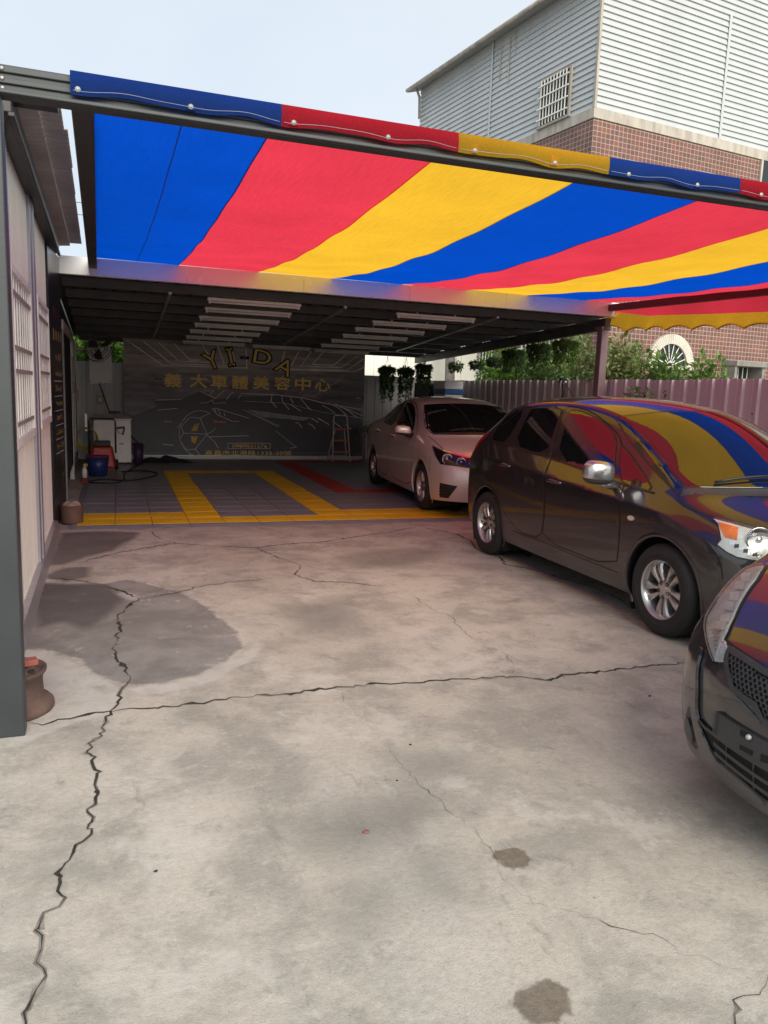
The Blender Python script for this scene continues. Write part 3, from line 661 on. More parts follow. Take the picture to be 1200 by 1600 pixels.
def strip_mesh(mb, pts, wd, d):
    P = [Vector(p) for p in pts]
    for a, b in zip(P[:-1], P[1:]):
        t = (b - a); t.normalize(); n = Vector((-t.z, 0, t.x)) * wd / 2; a2, b2 = a - t * wd * .3, b + t * wd * .3
        mb.add([a2 + n, a2 - n, b2 - n, b2 + n], [(0, 3, 2, 1)])
ZL = lambda p: [bp_(190 + x / 6, 520 + y / 6, .006) for x, y in p]
ZR = lambda p: [bp_(380 + x / 6, 520 + y / 6, .006) for x, y in p]
M['print_line'] = pm('pale_print_lines', (.85, .8, .75), .55, 0, .3, 3)
M['print_line2'] = pm('dim_print_lines', (.55, .56, .6), .55, 0, .3, 3)
M['print_body'] = pm('car_print_dark', (.045, .05, .065), .45, 0, .3, 2)
M['print_mid'] = pm('car_print_mid', (.3, .3, .33), .5, 0, .4, 4)
M['banner_gold'] = pm('banner_gold_print', (.95, .72, .22), .6, 0, .15, 30)
M['print_orange'] = pm('print_orange', (.5, .2, .09), .6, 0, .2, 9)
M['print_yellow'] = pm('print_yellow', (.6, .42, .08), .6, 0, .3, 9)
def polyprint(name, pts, mat, d):
    mb = MB(obn); mb.add([Vector((p.x, YN - d, p.z)) for p in pts], [tuple(range(len(pts)))]); mb.build(name, mat, BA)
body = ZL([(30, 900), (60, 800), (180, 750), (330, 690), (300, 640), (560, 622), (740, 550), (870, 625), (1140, 600)]) + ZR([(300, 590), (560, 620), (800, 680), (1100, 740), (1100, 1120), (200, 1120)]) + ZL([(40, 1120)])
polyprint('car_print', body, M['print_body'], .0065)
polyprint('car_print', ZR([(40, 720), (240, 745), (420, 770), (560, 790), (640, 795), (560, 825), (430, 810), (300, 800), (180, 790)]), M['print_mid'], .0075)
mbl = MB(obn)
for p in ([(50, 70), (385, 305), (1175, 330), (1165, 140)], [(205, 80), (465, 290), (1060, 310)], [(345, 90), (545, 272), (860, 275)], [(490, 100), (640, 255), (730, 255)], [(760, 115), (830, 240)], [(900, 120), (960, 290)], [(1030, 130), (1065, 290)]):
    strip_mesh(mbl, ZL(p), .022, 0)
for p in ([(1130, 320), (1045, 365), (330, 345)], [(1130, 245), (975, 350), (420, 340)], [(1080, 210), (920, 325), (540, 315), (640, 175)], [(980, 190), (850, 305), (650, 295), (750, 180)], [(390, 170), (345, 330)], [(520, 175), (450, 310)]):
    strip_mesh(mbl, ZR(p), .022, 0)
mbl.build('light_line_print', M['print_line'], BA)
mbl = MB(obn); mb2 = MB(obn)
ZL2 = lambda p: [Vector((q.x, YN - .009, q.z)) for q in ZL(p)]
ZR2 = lambda p: [Vector((q.x, YN - .009, q.z)) for q in ZR(p)]
for p in ([(0, 570), (300, 580), (560, 610), (760, 660), (1110, 720)], [(270, 580), (260, 640), (310, 700)], [(360, 590), (370, 650), (430, 720)], [(440, 610), (470, 660)], [(540, 620), (600, 690), (640, 725)], [(740, 680), (800, 710), (860, 755)],
          [(800, 660), (900, 710), (970, 775)], [(860, 665), (980, 730), (1070, 795)], [(920, 700), (1010, 730), (1110, 775)], [(490, 840), (520, 850), (550, 890)], [(610, 850), (650, 870), (675, 900)], [(840, 830), (920, 890)], [(960, 865), (1010, 905)],
          [(440, 670), (540, 735)], [(640, 800), (700, 840)], [(700, 800), (805, 860)], [(1060, 610), (1100, 615)]):
    strip_mesh(mbl, ZR2(p), .014, 0)
for p in ([(305, 920), (500, 1075), (440, 1080)], [(0, 720), (180, 800), (340, 875)], [(30, 735), (320, 880)], [(720, 430), (925, 435), (830, 490), (700, 490)], [(520, 570), (560, 545), (730, 545), (660, 597), (560, 590)], [(600, 590), (640, 550)], [(0, 640), (400, 660), (740, 745), (1110, 800)]):
    strip_mesh(mb2, ZR2(p), .009, 0)
for p in ([(770, 545), (865, 545), (830, 575)], [(880, 610), (960, 545)], [(985, 625), (1010, 580), (1050, 560)], [(1090, 620), (1130, 560)], [(740, 660), (800, 655), (850, 630), (860, 660), (980, 655)], [(850, 715), (880, 705), (1190, 800)], [(850, 715), (900, 770), (1040, 830), (1100, 830)],
          [(875, 715), (885, 750)], [(905, 720), (925, 770)], [(960, 750), (970, 780)], [(740, 550), (880, 615)], [(400, 830), (470, 835)], [(390, 1045), (490, 1055)], [(340, 725), (520, 710)], [(330, 630), (560, 625)]):
    strip_mesh(mbl, ZL2(p), .01, 0)
ell = [(735 + 195 * math.cos(a), 945 + 215 * math.sin(a)) for a in [2 * math.pi * k / 36 for k in range(8, 31)]]
for p in (ell, [(800, 950), (735, 800), (640, 790)], [(735, 800), (820, 755)], [(800, 950), (580, 940), (560, 880)], [(800, 950), (690, 1090), (610, 1100)], [(690, 1090), (740, 1150)], [(800, 950), (840, 930), (880, 895)], [(800, 960), (870, 1020), (905, 1080)], [(640, 790), (560, 880)], [(580, 940), (545, 1000), (610, 1100)], [(770, 400), (825, 470)], [(780, 400), (1190, 405)], [(520, 890), (545, 860), (600, 800)], [(820, 975), (1190, 965)]):
    strip_mesh(mb2, ZL2(p), .012, 0)
tag(mbl.build('car_line_print', M['print_line'], BA), kind='stuff'); tag(mb2.build('car_line_print', M['print_line2'], BA), kind='stuff')
polyprint('brake_print', ZL([(650, 920), (680, 860), (730, 845), (705, 920)]), M['print_yellow'], .010); polyprint('brake_print', ZL([(650, 970), (715, 970), (690, 1045), (655, 1020)]), M['print_yellow'], .010)
polyprint('side_marker_print', ZL([(860, 820), (985, 832), (975, 845), (870, 845)]), M['print_orange'], .010)
def text(s_, px, py, hgt, wdt, mat, rot=0.0, outline=.012, name='lettering', bold=.0):
    c = at_y(px, py, YN); out = None
    for k, (mt, off, d) in enumerate(((M['gold_dark'], outline, .012), (mat, 0, .016))):
        cu = bpy.data.curves.new('text', 'FONT'); cu.body = s_; cu.align_x = 'CENTER'; cu.align_y = 'CENTER'; cu.size = 1.0; cu.offset = off / hgt * .7; cu.resolution_u = 3
        ob_ = bpy.data.objects.new('text', cu); COL.objects.link(ob_)
        dg = bpy.context.evaluated_depsgraph_get(); me = bpy.data.meshes.new_from_object(ob_.evaluated_get(dg)); bpy.data.objects.remove(ob_)
        vs_ = np.array([v.co[:] for v in me.vertices])
        if k == 0: mn, mxx = vs_.min(0), vs_.max(0)
        ctr = (mn + mxx) / 2; sx = wdt / (mxx[0] - mn[0]); sy = hgt / (mxx[1] - mn[1])
        ca, sa = math.cos(rot), math.sin(rot)
        for v in me.vertices:
            a, b = (v.co.x - ctr[0]) * sx, (v.co.y - ctr[1]) * sy
            v.co = Vector((c.x + a * ca - b * sa, YN - d, c.z + a * sa + b * ca)) - obn
        me.materials.clear(); me.materials.append(mt); me.update()
        if k and bold:
            bmx = bmesh.new(); bmx.from_mesh(me)
            for q, (ddx, ddz) in enumerate(((bold, 0), (-bold, 0), (0, bold), (0, -bold))):
                g2 = bmesh.ops.duplicate(bmx, geom=[f for f in bmx.faces if q == 0 or f.index < nf0])['geom'] if q == 0 else bmesh.ops.duplicate(bmx, geom=F0)['geom']
                if q == 0: F0 = [f for f in bmx.faces][:len(me.polygons)]; nf0 = len(F0)
                for v in g2:
                    if isinstance(v, bmesh.types.BMVert): v.co += Vector((ddx, .0004 * (q + 1), ddz))
            bmx.to_mesh(me); bmx.free()
        add_obj(name if k else name + '_outline', me, BA)
PXM = 16.7 / F_PX * 1.07
for ch, x, y, hh, ww, ro in (('Y', 331, 563, 27, 27, 24), ('-', 382, 559, 4, 13, 0), ('D', 410, 558, 23, 30, -9), ('A', 445, 573, 26, 30, -27)):
    text(ch, x, y, hh * PXM, ww * PXM, M['banner_gold'], math.radians(ro), .03)
for ch, x, y in (('義', 270.5, 594), ('大', 310, 595), ('車', 342.5, 596.5), ('體', 375, 597.5), ('美', 408, 598), ('容', 441, 599), ('中', 473, 600), ('心', 504, 601.5)):
    text(ch, x, y, 18 * PXM, 23 * PXM, M['banner_gold'], math.radians(-1.5), .0, bold=.008)
for x, y in ((247, 592.5), (524, 604)): text('-', x, y, 2 * PXM, 9 * PXM, M['banner_gold'], 0, .01)
def serif_I(c, hgt, ro):
    for mt, g_, d_ in ((M['gold_dark'], .028, .012), (M['banner_gold'], 0, .015)):
        mb = MB(obn)
        for (x0_, x1_, z0_, z1_) in ((-.045, .045, -.5, .5), (-.11, .11, -.5, -.38), (-.11, .11, .38, .5)):
            P = [(x0_ * hgt * 1.5 - g_, z0_ * hgt - g_), (x1_ * hgt * 1.5 + g_, z0_ * hgt - g_), (x1_ * hgt * 1.5 + g_, z1_ * hgt + g_), (x0_ * hgt * 1.5 - g_, z1_ * hgt + g_)]
            mb.add([Vector((c.x + a * math.cos(ro) - b * math.sin(ro), YN - d_, c.z + a * math.sin(ro) + b * math.cos(ro))) for a, b in P], [(0, 1, 2, 3)])
        mb.build('lettering' if g_ == 0 else 'lettering_outline', mt, BA)
serif_I(at_y(360, 558, YN), 25 * PXM, math.radians(12))
text('0989031576', 390, 697, 5.5 * PXM, 52 * PXM, M['banner_gold'], 0, .006)
text('嘉義市北港路1335-20號', 388.5, 707.5, 7.5 * PXM, 128 * PXM, M['banner_gold'], 0, .006)
fr = MB(obn); q = [bp_(x, y, .010) for x, y in ((356, 692.5), (422, 692.5), (422, 701), (356, 701), (356, 692.5))]; strip_mesh(fr, q, .012, 0); fr.build('number_frame_print', M['print_line2'], BA)

# ================================================================== STRIPED CANOPY
CA = thing('striped_canopy', 'blue red and yellow striped shade cloth canopy on a dark steel frame', 'canopy', (3.0, 6.5, 0)); oc = CA.location.copy()
def CMb(): return MB(oc)
YF, YK = 3.56, 9.60
XF = [-.09 + .843 * k for k in range(9)]; XB = [-.07 + .925 * k for k in range(9)]
XF[0] = -.085; XF[8] = XB[8] = 6.84; XF[8] = 6.84
XB[7] = 6.42
def cz(x, v):
    s = max(0, min(1, (x + .1) / 6.9))
    edge = min(1, .35 + 1.6 * s * (1 - s) * 1.6)
    return 2.752 + .185 * v - .135 * edge * math.sin(math.pi * v ** .9) - .02 * math.sin(math.pi * v) * math.sin(x * 7.3) + .006 * math.sin(math.pi * v) * math.sin(v * 38 + x * 3.1) + .004 * math.sin(math.pi * v) * math.sin(v * 23 - x * 9)
for k in range(8):
    mb = CMb(); ov = .02
    def fn(u, v, k=k):
        a = XF[k] + (XB[k] - XF[k]) * v; b = XF[k + 1] + (XB[k + 1] - XF[k + 1]) * v
        x = a + (b + ov * .35 - a) * u; return (x, YF + (YK - YF) * v, cz(x, v) - (.004 * u))
    mb.grid(fn, 12, 44); mb.build('cloth_stripe', CLOTH[k % 3], CA, True)
mb = CMb(); mb.grid(lambda u, v: (.36 + .006 * u + .03 * v, YF + (YK - YF) * v, cz(.37, v) - .006), 1, 30); mb.build('cloth_seam', pm('blue_seam', (.008, .04, .3), .8), CA)
M['stitch'] = pm('pale_thread', (.3, .31, .36), .7)
RX = [-.069 + .4375 * k for k in range(17)]
for k in range(8):
    x0, x1 = XF[k] - (.012 if k == 0 else 0), XF[k + 1]
    if x0 > 6.8: break
    mb = CMb()
    def wave(x): return .007 * math.cos((x - RX[0]) / .4375 * 2 * math.pi) - .003 * math.sin(x * 23)
    mb.grid(lambda u, v: (x0 + (x1 - x0) * u, YF - .034 - .006 * math.sin(v * 3.1) + .004 * math.sin((x0 + (x1 - x0) * u) * 19) * v, 2.774 - v * (.082 + wave(x0 + (x1 - x0) * u))), 24, 5)
    mb.grid(lambda u, v: (x0 + (x1 - x0) * u, YF - .034 + .06 * v, 2.774), 4, 1)
    fl = mb.build('front_flap', CLOTH[k % 3], CA, True)
    st = CMb(); zb_ = lambda x: 2.774 - .068 - .9 * wave(x)
    st.grid(lambda u, v: (x0 + .01 + (x1 - x0 - .02) * u, YF - .0425, zb_(x0 + (x1 - x0) * u) + .0013 * v), 24, 1)
    so = st.build('stitching', M['stitch'], fl)
for x in RX:
    if x > 6.8: break
    z = 2.774 - .07
    mb = CMb(); mb.lathe([(.0, -.006), (.004, -.0055), (.0055, -.0035), (.006, -.0025), (.0105, -.002), (.0115, .002), (.0, .002)], 14, (x, YF - .042, z), 'y'); mb.build('rivet', M['rivet'], CA, True)
    p = CMb(); p.box(x - .02, x + .02, YF - .0405, YF - .0385, z - .012, z + .03); p.build('rivet_patch', CLOTH[min(7, max(0, int((x - XF[0]) / .843))) % 3], CA)
mb = CMb(); mb.box(-.46, 7.0, YF, YF + .07, 2.655, 2.768); mb.box(-.46, 7.0, YF - .012, YF, 2.735, 2.762); mb.box(-.46, 7.0, YF - .012, YF, 2.695, 2.718); mb.box(-.46, 7.0, YF - .02, YF, 2.657, 2.675)
mb.build('front_beam', M['steel'], CA, bevel=.004)
for i in range(3):
    mb = CMb(); mb.lathe([(0, -.006), (.006, -.006), (.009, 0), (0, 0)], 10, (-.343, YF - .0125, 2.748 - .036 * i), 'y'); mb.build('screw', M['rivet'], CA, True)
mb = CMb(); mb.bar((-.055, YF + .07, 2.715), (-.077, 9.62, 2.86), .09, .09); mb.build('side_beam', M['steel_black'], CA, bevel=.006)
mb = CMb(); mb.bar((6.83, YF + .07, 2.72), (6.83, 9.66, 2.855), .09, .09); mb.build('side_beam', M['maroon'], CA, bevel=.006)
mb = CMb(); mb.box(-.515, -.352, YF + .0, YF + .1, 0, 2.653); mb.build('front_post', M['steel'], CA, bevel=.006)
mb = CMb(); mb.bar((-.385 + .002, YF + .05, .045), (-.385 + .002, YF + .05, .10), .01, .05); mb.build('anchor_bolt', M['galv'], CA)
mb = CMb(); mb.box(6.86, 6.96, YF, YF + .1, 0, 2.653); mb.build('front_post', M['steel'], CA, bevel=.006)
mb = CMb(); mb.box(-.45, -.2, 4.8, 4.92, 3.02, 3.075); mb.build('bracket', M['steel_black'], CA)
def pl_(t, tab):
    for (a, b), (c, d) in zip(tab[:-1], tab[1:]):
        if a <= t <= c: return b + (d - b) * (t - a) / (c - a)
    return tab[-1][1] if t > tab[-1][0] else tab[0][1]
TOPB = [(3.6, 2.55), (6.9, 2.585), (8.9, 2.70), (9.5, 2.79), (9.75, 2.80)]; BOTB = [(3.6, 2.36), (6.9, 2.405), (8.9, 2.50), (9.35, 2.51), (9.78, 2.6)]
def sc_bot(y): ph = ((y - 3.6) / .44) % 1.0; return pl_(y, BOTB) + .055 * math.sin(math.pi * ph) ** .8
mb = CMb(); mb.grid(lambda u, v: (6.90 + .05 * v + .02 * math.sin(u * 30), 3.62 + 6.16 * u, 2.84 - (2.84 - pl_(3.62 + 6.16 * u, TOPB)) * v), 90, 4); mb.build('valance_top', CR, CA, True)
mb = CMb(); mb.grid(lambda u, v: (6.95 - .05 * v + .02 * math.sin(u * 30), 3.62 + 6.16 * u, pl_(3.62 + 6.16 * u, TOPB) + (sc_bot(3.62 + 6.16 * u) - pl_(3.62 + 6.16 * u, TOPB)) * v), 180, 5); mb.build('valance', CY, CA, True)
mb = CMb(); mb.grid(lambda u, v: (6.915 - .002 * v + .02 * math.sin(u * 30), 3.62 + 6.16 * u, sc_bot(3.62 + 6.16 * u) + .016 * (v - .5)), 180, 1); mb.build('valance_hem', pm('dark_yellow_hem', (.33, .13, .015), .8), CA)

# ================================================================== RIGHT FENCE
FE = thing('sheet_fence', 'long mauve ribbed sheet metal fence beside the parked cars', 'fence', (7.0, 9.0, 0)); of = FE.location.copy()
y = 2.05
while y < 16.9:
    y1 = min(y + .96, 16.92); n = 4; p = (y1 - y) / n; prof = []
    for i in range(n):
        yy = y + i * p; prof += [(yy, 0), (yy + p * .12, 0), (yy + p * .2, -.028), (yy + p * .3, -.028), (yy + p * .38, 0), (yy + p * .62, 0), (yy + p * .65, -.006), (yy + p * .68, 0)]
    prof.append((y1 - .002, 0)); K = len(prof); mb = MB(of); zt = 1.85 + rnd.uniform(-.006, .006)
    mb.add([(7.0 + d, yy, z) for z in (0.0, zt) for yy, d in prof], [(K + i, K + i + 1, i + 1, i) for i in range(K - 1)])
    mb.add([(7.006 + d, yy, z) for z in (0.0, zt) for yy, d in prof], [(i, i + 1, K + i + 1, K + i) for i in range(K - 1)])
    mb.build('fence_sheet', M['fence'], FE)
    for i in range(2):
        s_ = MB(of); s_.lathe([(0, -.004), (.009, -.003), (.01, .001)], 6, (6.996, y + p * (.5 + 2 * i), 1.45 + rnd.uniform(-.02, .02)), 'x'); s_.build('screw', M['black_rubber'], FE)
    y += .96
mb = MB(of); mb.box(7.012, 7.05, 2.05, 16.9, 1.55, 1.6); mb.box(7.012, 7.05, 2.05, 16.9, .5, .55); mb.build('rail', M['galv'], FE)

# ================================================================== HOUSE BEHIND
KH = .85
def hz(z): return 1.56 + (z - 1.56) * KH
dLx, dLy = -.128, .992
HO = thing('brick_house', 'red brick tiled house with white clad upper storey and barred windows', 'house', (11.02 * KH, 16.69 * KH, 0), math.atan2(.128, .992))
def brick_mat(name, axis):
    m, t, b = new_mat(name); N = t.nodes; L = t.links
    tc_ = N.new('ShaderNodeTexCoord'); sp = N.new('ShaderNodeSeparateXYZ'); L.new(tc_.outputs['Object'], sp.inputs[0]); cb = N.new('ShaderNodeCombineXYZ')
    sn_ = N.new('ShaderNodeSeparateXYZ'); L.new(tc_.outputs['Normal'], sn_.inputs[0]); ab = N.new('ShaderNodeMath'); ab.operation = 'ABSOLUTE'; L.new(sn_.outputs['X'], ab.inputs[0]); gt = N.new('ShaderNodeMath'); gt.operation = 'GREATER_THAN'; gt.inputs[1].default_value = .5; L.new(ab.outputs[0], gt.inputs[0])
    mxx_ = N.new('ShaderNodeMix'); L.new(gt.outputs[0], mxx_.inputs[0]); L.new(sp.outputs['X'], mxx_.inputs[2]); L.new(sp.outputs['Y'], mxx_.inputs[3]); L.new(mxx_.outputs[0], cb.inputs[0]); L.new(sp.outputs['Z'], cb.inputs[1])
    bk = N.new('ShaderNodeTexBrick'); bk.offset = 0; bk.inputs['Scale'].default_value = 1; bk.inputs['Brick Width'].default_value = .115; bk.inputs['Row Height'].default_value = .1; bk.inputs['Mortar Size'].default_value = .007
    bk.inputs['Color1'].default_value = (.20, .075, .052, 1); bk.inputs['Color2'].default_value = (.12, .058, .048, 1); bk.inputs['Mortar'].default_value = (.36, .31, .27, 1); bk.inputs['Bias'].default_value = -.1
    L.new(cb.outputs[0], bk.inputs['Vector'])
    n1 = N.new('ShaderNodeTexNoise'); n1.inputs['Scale'].default_value = 1.2; n1.inputs['Detail'].default_value = 6; L.new(tc_.outputs['Object'], n1.inputs['Vector'])
    mx_ = N.new('ShaderNodeMixRGB'); mx_.blend_type = 'MULTIPLY'; mx_.inputs[0].default_value = .6; L.new(bk.outputs['Color'], mx_.inputs[1])
    r = N.new('ShaderNodeMapRange'); r.inputs[1].default_value = .3; r.inputs[2].default_value = .7; r.inputs[3].default_value = .7; r.inputs[4].default_value = 1.15; L.new(n1.outputs['Fac'], r.inputs[0])
    L.new(r.outputs[0], mx_.inputs[2]); L.new(mx_.outputs[0], b.inputs['Base Color']); b.inputs['Roughness'].default_value = .5
    bp = N.new('ShaderNodeBump'); bp.inputs['Strength'].default_value = .6; bp.inputs['Distance'].default_value = .01; bp.invert = True; L.new(bk.outputs['Fac'], bp.inputs['Height']); L.new(bp.outputs[0], b.inputs['Normal'])
    return m
BF, BS = brick_mat('brick_tile_front', 'X'), brick_mat('brick_tile_side', 'Y')
WR, WL = 13.0, 8.45 * KH          # front face length (local x), left face length (local y)
M['rust_stain'] = pm('rust_stain', (.42, .36, .27), .8, 0, .3, 9)
ZB, ZE = hz(8.35), hz(11.32)
def HB(*b): return MB().box(*b)
lx = .62 * KH                      # lower storey is set back on the left face
HB(lx, WR, .0, .25, 0, 4.4).build('front_wall', BF, HO)
HB(lx, lx + .25, .252, WL, 0, 4.4).build('side_wall', BS, HO)
HB(0, WR, -.003, .25, 4.402, ZB - .2).build('front_wall', BF, HO)
HB(-.003, .25, .252, WL, 4.402, ZB - .2).build('side_wall', BS, HO)
HB(0.0, WR, .0, WL, 4.36, 4.4).build('floor_slab', M['concrete_band'], HO)
HB(-.03, WR, -.03, .2, ZB - .198, ZB).build('concrete_band', M['concrete_band'], HO)
HB(-.03, .2, .202, WL, ZB - .198, ZB).build('concrete_band', M['concrete_band'], HO)
HB(.03, WR, .03, WL, ZB - .1, ZE).build('upper_core', M['siding'], HO)
nb = 21; bh = (ZE - ZB) / nb
def board(x0, x1, face):
    mb = MB()
    if face == 'front': P = [(x0, -.02, 0), (x1, -.02, 0), (x1, .012, bh), (x0, .012, bh), (x0, .03, 0), (x1, .03, 0)]
    else: P = [(-.02, x1, 0), (-.02, x0, 0), (.012, x0, bh), (.012, x1, bh), (.03, x1, 0), (.03, x0, 0)]
    mb.add(P, [(0, 1, 2, 3), (1, 0, 4, 5)]); return mb.mesh('siding_board', M['siding'])
mf = [board(0.0, 4.22 * KH, 'front'), board(4.22 * KH, WR, 'front')]; ml = [board(0.0, 4.36 * KH, 'left'), board(4.36 * KH, WL, 'left')]
for k in range(nb):
    for me in mf + ml:
        o = add_obj('siding_board', me, HO); o.location.z = ZB + k * bh
for x in (4.22 * KH, 8.4 * KH): HB(x - .035, x + .035, -.032, -.021, ZB, ZE).build('seam_batten', M['siding'], HO)
HB(-.032, -.021, 4.36 * KH - .03, 4.36 * KH + .03, ZB, ZE).build('seam_batten', M['siding'], HO)
for y_, z_, l_, w_ in ((3.95, 11.05, .75, .03), (3.55, 11.15, 1.0, .035), (3.3, 11.2, .5, .02)): HB(-.0245, -.0215, y_ * KH - w_ / 2, y_ * KH + w_ / 2, hz(z_) - l_, hz(z_)).build('rust_streak', M['rust_stain'], HO)
HB(-.035, .02, -.035, .02, ZB, ZE).build('corner_trim', M['concrete_band'], HO)
GS = .3
for k in range(nb, nb + 12):
    xs_ = (k - nb + 1) * bh / GS
    mb = MB(); mb.add([(xs_ - bh / GS, -.02, 0), (WR / 2, -.02, 0), (WR / 2, .012, bh), (xs_, .012, bh), (xs_ - bh / GS, .03, 0), (WR / 2, .03, 0)], [(0, 1, 2, 3), (1, 0, 4, 5)]); o = mb.build('siding_board', M['siding'], HO); o.location.z = ZB + k * bh
XR = WR / 2; ZR_ = ZE + GS * XR
MB().add([(-.32, -.32, ZE - .1), (XR, -.32, ZR_), (XR, WL + .15, ZR_), (-.32, WL + .15, ZE - .1), (-.32, -.32, ZE + .02), (XR, -.32, ZR_ + .12), (XR, WL + .15, ZR_ + .12), (-.32, WL + .15, ZE + .02)],
         [(0, 3, 2, 1), (4, 5, 6, 7), (0, 1, 5, 4), (1, 2, 6, 5), (2, 3, 7, 6), (3, 0, 4, 7)]).build('roof', pm('grey_roof_edge', (.3, .3, .29), .6, .1, .1, 3, dirt=.3), HO)
MB().tube([(-.36, y_, ZE - .06) for y_ in (-.34, 3, WL + .15)], .05, 8).build('gutter', M['concrete_band'], HO, True)
MB().tube([(-.2, WL - .1, ZE - .05), (-.1, WL - .1, ZE - .25), (-.08, WL - .1, ZE - .8)], .035, 8).build('downpipe', M['concrete_band'], HO, True)
def hwin(y0, y1, z0, z1, nb_, nr, x=-.03):
    fr = MB(); t = .05
    fr.box(x - .03, x + .03, y0, y0 + t, z0, z1); fr.box(x - .03, x + .03, y1 - t, y1, z0, z1); fr.box(x - .03, x + .03, y0, y1, z1, z1 + t); fr.box(x - .05, x + .03, y0 - .03, y1 + .03, z0 - t, z0)
    wn = fr.build('window', M['concrete_band'], HO)
    MB().box(x - .002, x + .002, y0 + t, y1 - t, z0, z1).build('pane', M['dark_glass'], wn)
    for k in range(nb_):
        yy = y0 + t + (y1 - y0 - 2 * t) * (k + .5) / nb_; MB().box(x - .075, x - .06, yy - .009, yy + .009, z0, z1).build('bar', M['white_bar'], wn)
    for k in range(nr):
        zz = z0 + (z1 - z0) * (k + .5) / nr; MB().box(x - .092, x - .077, y0, y1, zz - .012, zz + .012).build('rail', M['white_bar'], wn)
hwin(.85 * KH, 2.05 * KH, hz(8.43), hz(9.5), 9, 4)
hwin(1.2, 2.6, 1.2, 3.0, 9, 3, lx - .03); hwin(3.6, 4.9, 1.3, 3.1, 9, 3, lx - .03); hwin(5.6, 6.9, 1.3, 3.1, 9, 3, lx - .03)
# arched window
ax, az, ro, ri = 3.15 * KH, hz(2.5), .72, .5
wn = MB()
for k in range(34):
    a0, a1 = math.pi * k / 34, math.pi * (k + .86) / 34
    P = [(ax + r * math.cos(a), y_, az + r * .98 * math.sin(a)) for y_ in (-.07, .02) for r, a in ((ri, a0), (ro, a0), (ro, a1), (ri, a1))]
    wn.add(P, [(0, 1, 2, 3), (0, 4, 5, 1), (1, 5, 6, 2), (2, 6, 7, 3), (3, 7, 4, 0)])
wno = wn.build('arched_window', pm('white_arch_brick', (.58, .55, .48), .7, 0, .12, 6, dirt=.2), HO)
wn = MB(); wn.add([(ax, -.006, az)] + [(ax + ri * math.cos(math.pi * k / 20), -.006, az + ri * math.sin(math.pi * k / 20)) for k in range(21)], [(0, k + 1, k + 2) for k in range(20)]); wn.build('pane', M['dark_glass'], wno)
for k in range(1, 9):
    a = math.pi * k / 9; MB().bar((ax + .08 * math.cos(a), -.025, az + .08 * math.sin(a)), (ax + ri * math.cos(a), -.025, az + ri * math.sin(a)), .014, .014, (0, 1, 0)).build('bar', M['white_bar'], wno)
MB().box(ax - ro, ax + ro, -.1, .02, az - .07, az - .01).build('sill', M['concrete_band'], wno)
MB().box(ax - ri, ax + ri, -.012, -.002, az - 1.2, az - .072).build('pane', M['dark_glass'], wno)
# concrete window hood
M['hood_grey'] = pm('stained_concrete', (.22, .22, .2), .85, 0, .25, 5, dirt=.3)
hx0, hx1, hzz = 5.18 * KH, 6.44 * KH, hz(2.62)
HB(hx0, hx1, -.42, -.002, hzz - .02, hzz + .1).build('window_hood', M['hood_grey'], HO, bevel=.01)
HB(hx0 + .02, hx0 + .1, -.36, -.002, hzz - .3, hzz - .021).build('window_hood', M['hood_grey'], HO); HB(hx1 - .1, hx1 - .02, -.36, -.002, hzz - .3, hzz - .021).build('window_hood', M['hood_grey'], HO)
w2 = HB(hx0 + .15, hx1 - .15, -.03, -.002, hzz - 1.1, hzz - .022).build('window', M['dark_glass'], HO)
for k in range(5): MB().box(hx0 + .2 + .16 * k, hx0 + .215 + .16 * k, -.05, -.035, hzz - 1.1, hzz - .03).build('bar', M['white_bar'], w2)
# small upper window at the far right of the brick storey
w3 = HB(5.95 * KH, 7.2 * KH, -.03, .0, hz(7.2), hz(8.1)).build('window', M['dark_glass'], HO)
HB(5.88 * KH, 5.95 * KH, -.05, .0, hz(7.15), hz(8.1)).build('frame', M['concrete_band'], w3)

# ================================================================== PLANTS
def leaves(mb, n, fn, size, rr, flat=.4):
    for _ in range(n):
        p, out = fn(); p = Vector(p); out = Vector(out)
        d = (out + Vector((rr.gauss(0, .5), rr.gauss(0, .5), rr.gauss(0, .4)))).normalized()
        s_ = d.cross(Vector((rr.gauss(0, .4), rr.gauss(0, .4), 1))).normalized(); L_ = size * rr.uniform(.6, 1.3); W_ = L_ * flat; up = s_.cross(d)
        mb.add([p, p + d * L_ * .5 + s_ * W_ * .5 + up * L_ * .06, p + d * L_ - up * L_ * .1, p + d * L_ * .5 - s_ * W_ * .5 + up * L_ * .06], [(0, 1, 2), (0, 2, 3)])
def shrub(name, label, cat, base, h, rx, ry, n, size, mat, seed, group=None, lobes=9):
    t = thing(name, label, cat, base, 0, group); rr = random.Random(seed)
    tips = []
    for i in range(lobes):
        a = rr.uniform(0, 6.283); r = math.sqrt(rr.random()); tips.append(Vector((math.cos(a) * r * rx, math.sin(a) * r * ry, h * rr.uniform(.5, .97))))
    st = MB()
    for tp in tips:
        b0 = Vector((tp.x * .12, tp.y * .12, 0)); mid = b0.lerp(tp, .5) + Vector((rr.uniform(-.08, .08), rr.uniform(-.08, .08), .1)); st.tube([b0, mid, tp], [.022, .014, .005], 5)
    st.build('stem', M['stem'], t, True)
    mb = MB()
    def fn():
        tp = rr.choice(tips); k = rr.random() ** .7; c = Vector((tp.x * .12, tp.y * .12, 0)).lerp(tp, .3 + .7 * k)
        o = Vector((rr.gauss(0, 1), rr.gauss(0, 1), rr.gauss(0, .8))).normalized(); rad = .30 * min(rx, h * .4) * rr.random() ** .5
        return c + o * rad * Vector((1, 1, 1)).length * .6, o + Vector((0, 0, .2))
    leaves(mb, int(n * 2.2), fn, size * .85, rr, .5); mb.build('foliage', mat, t)
    return t
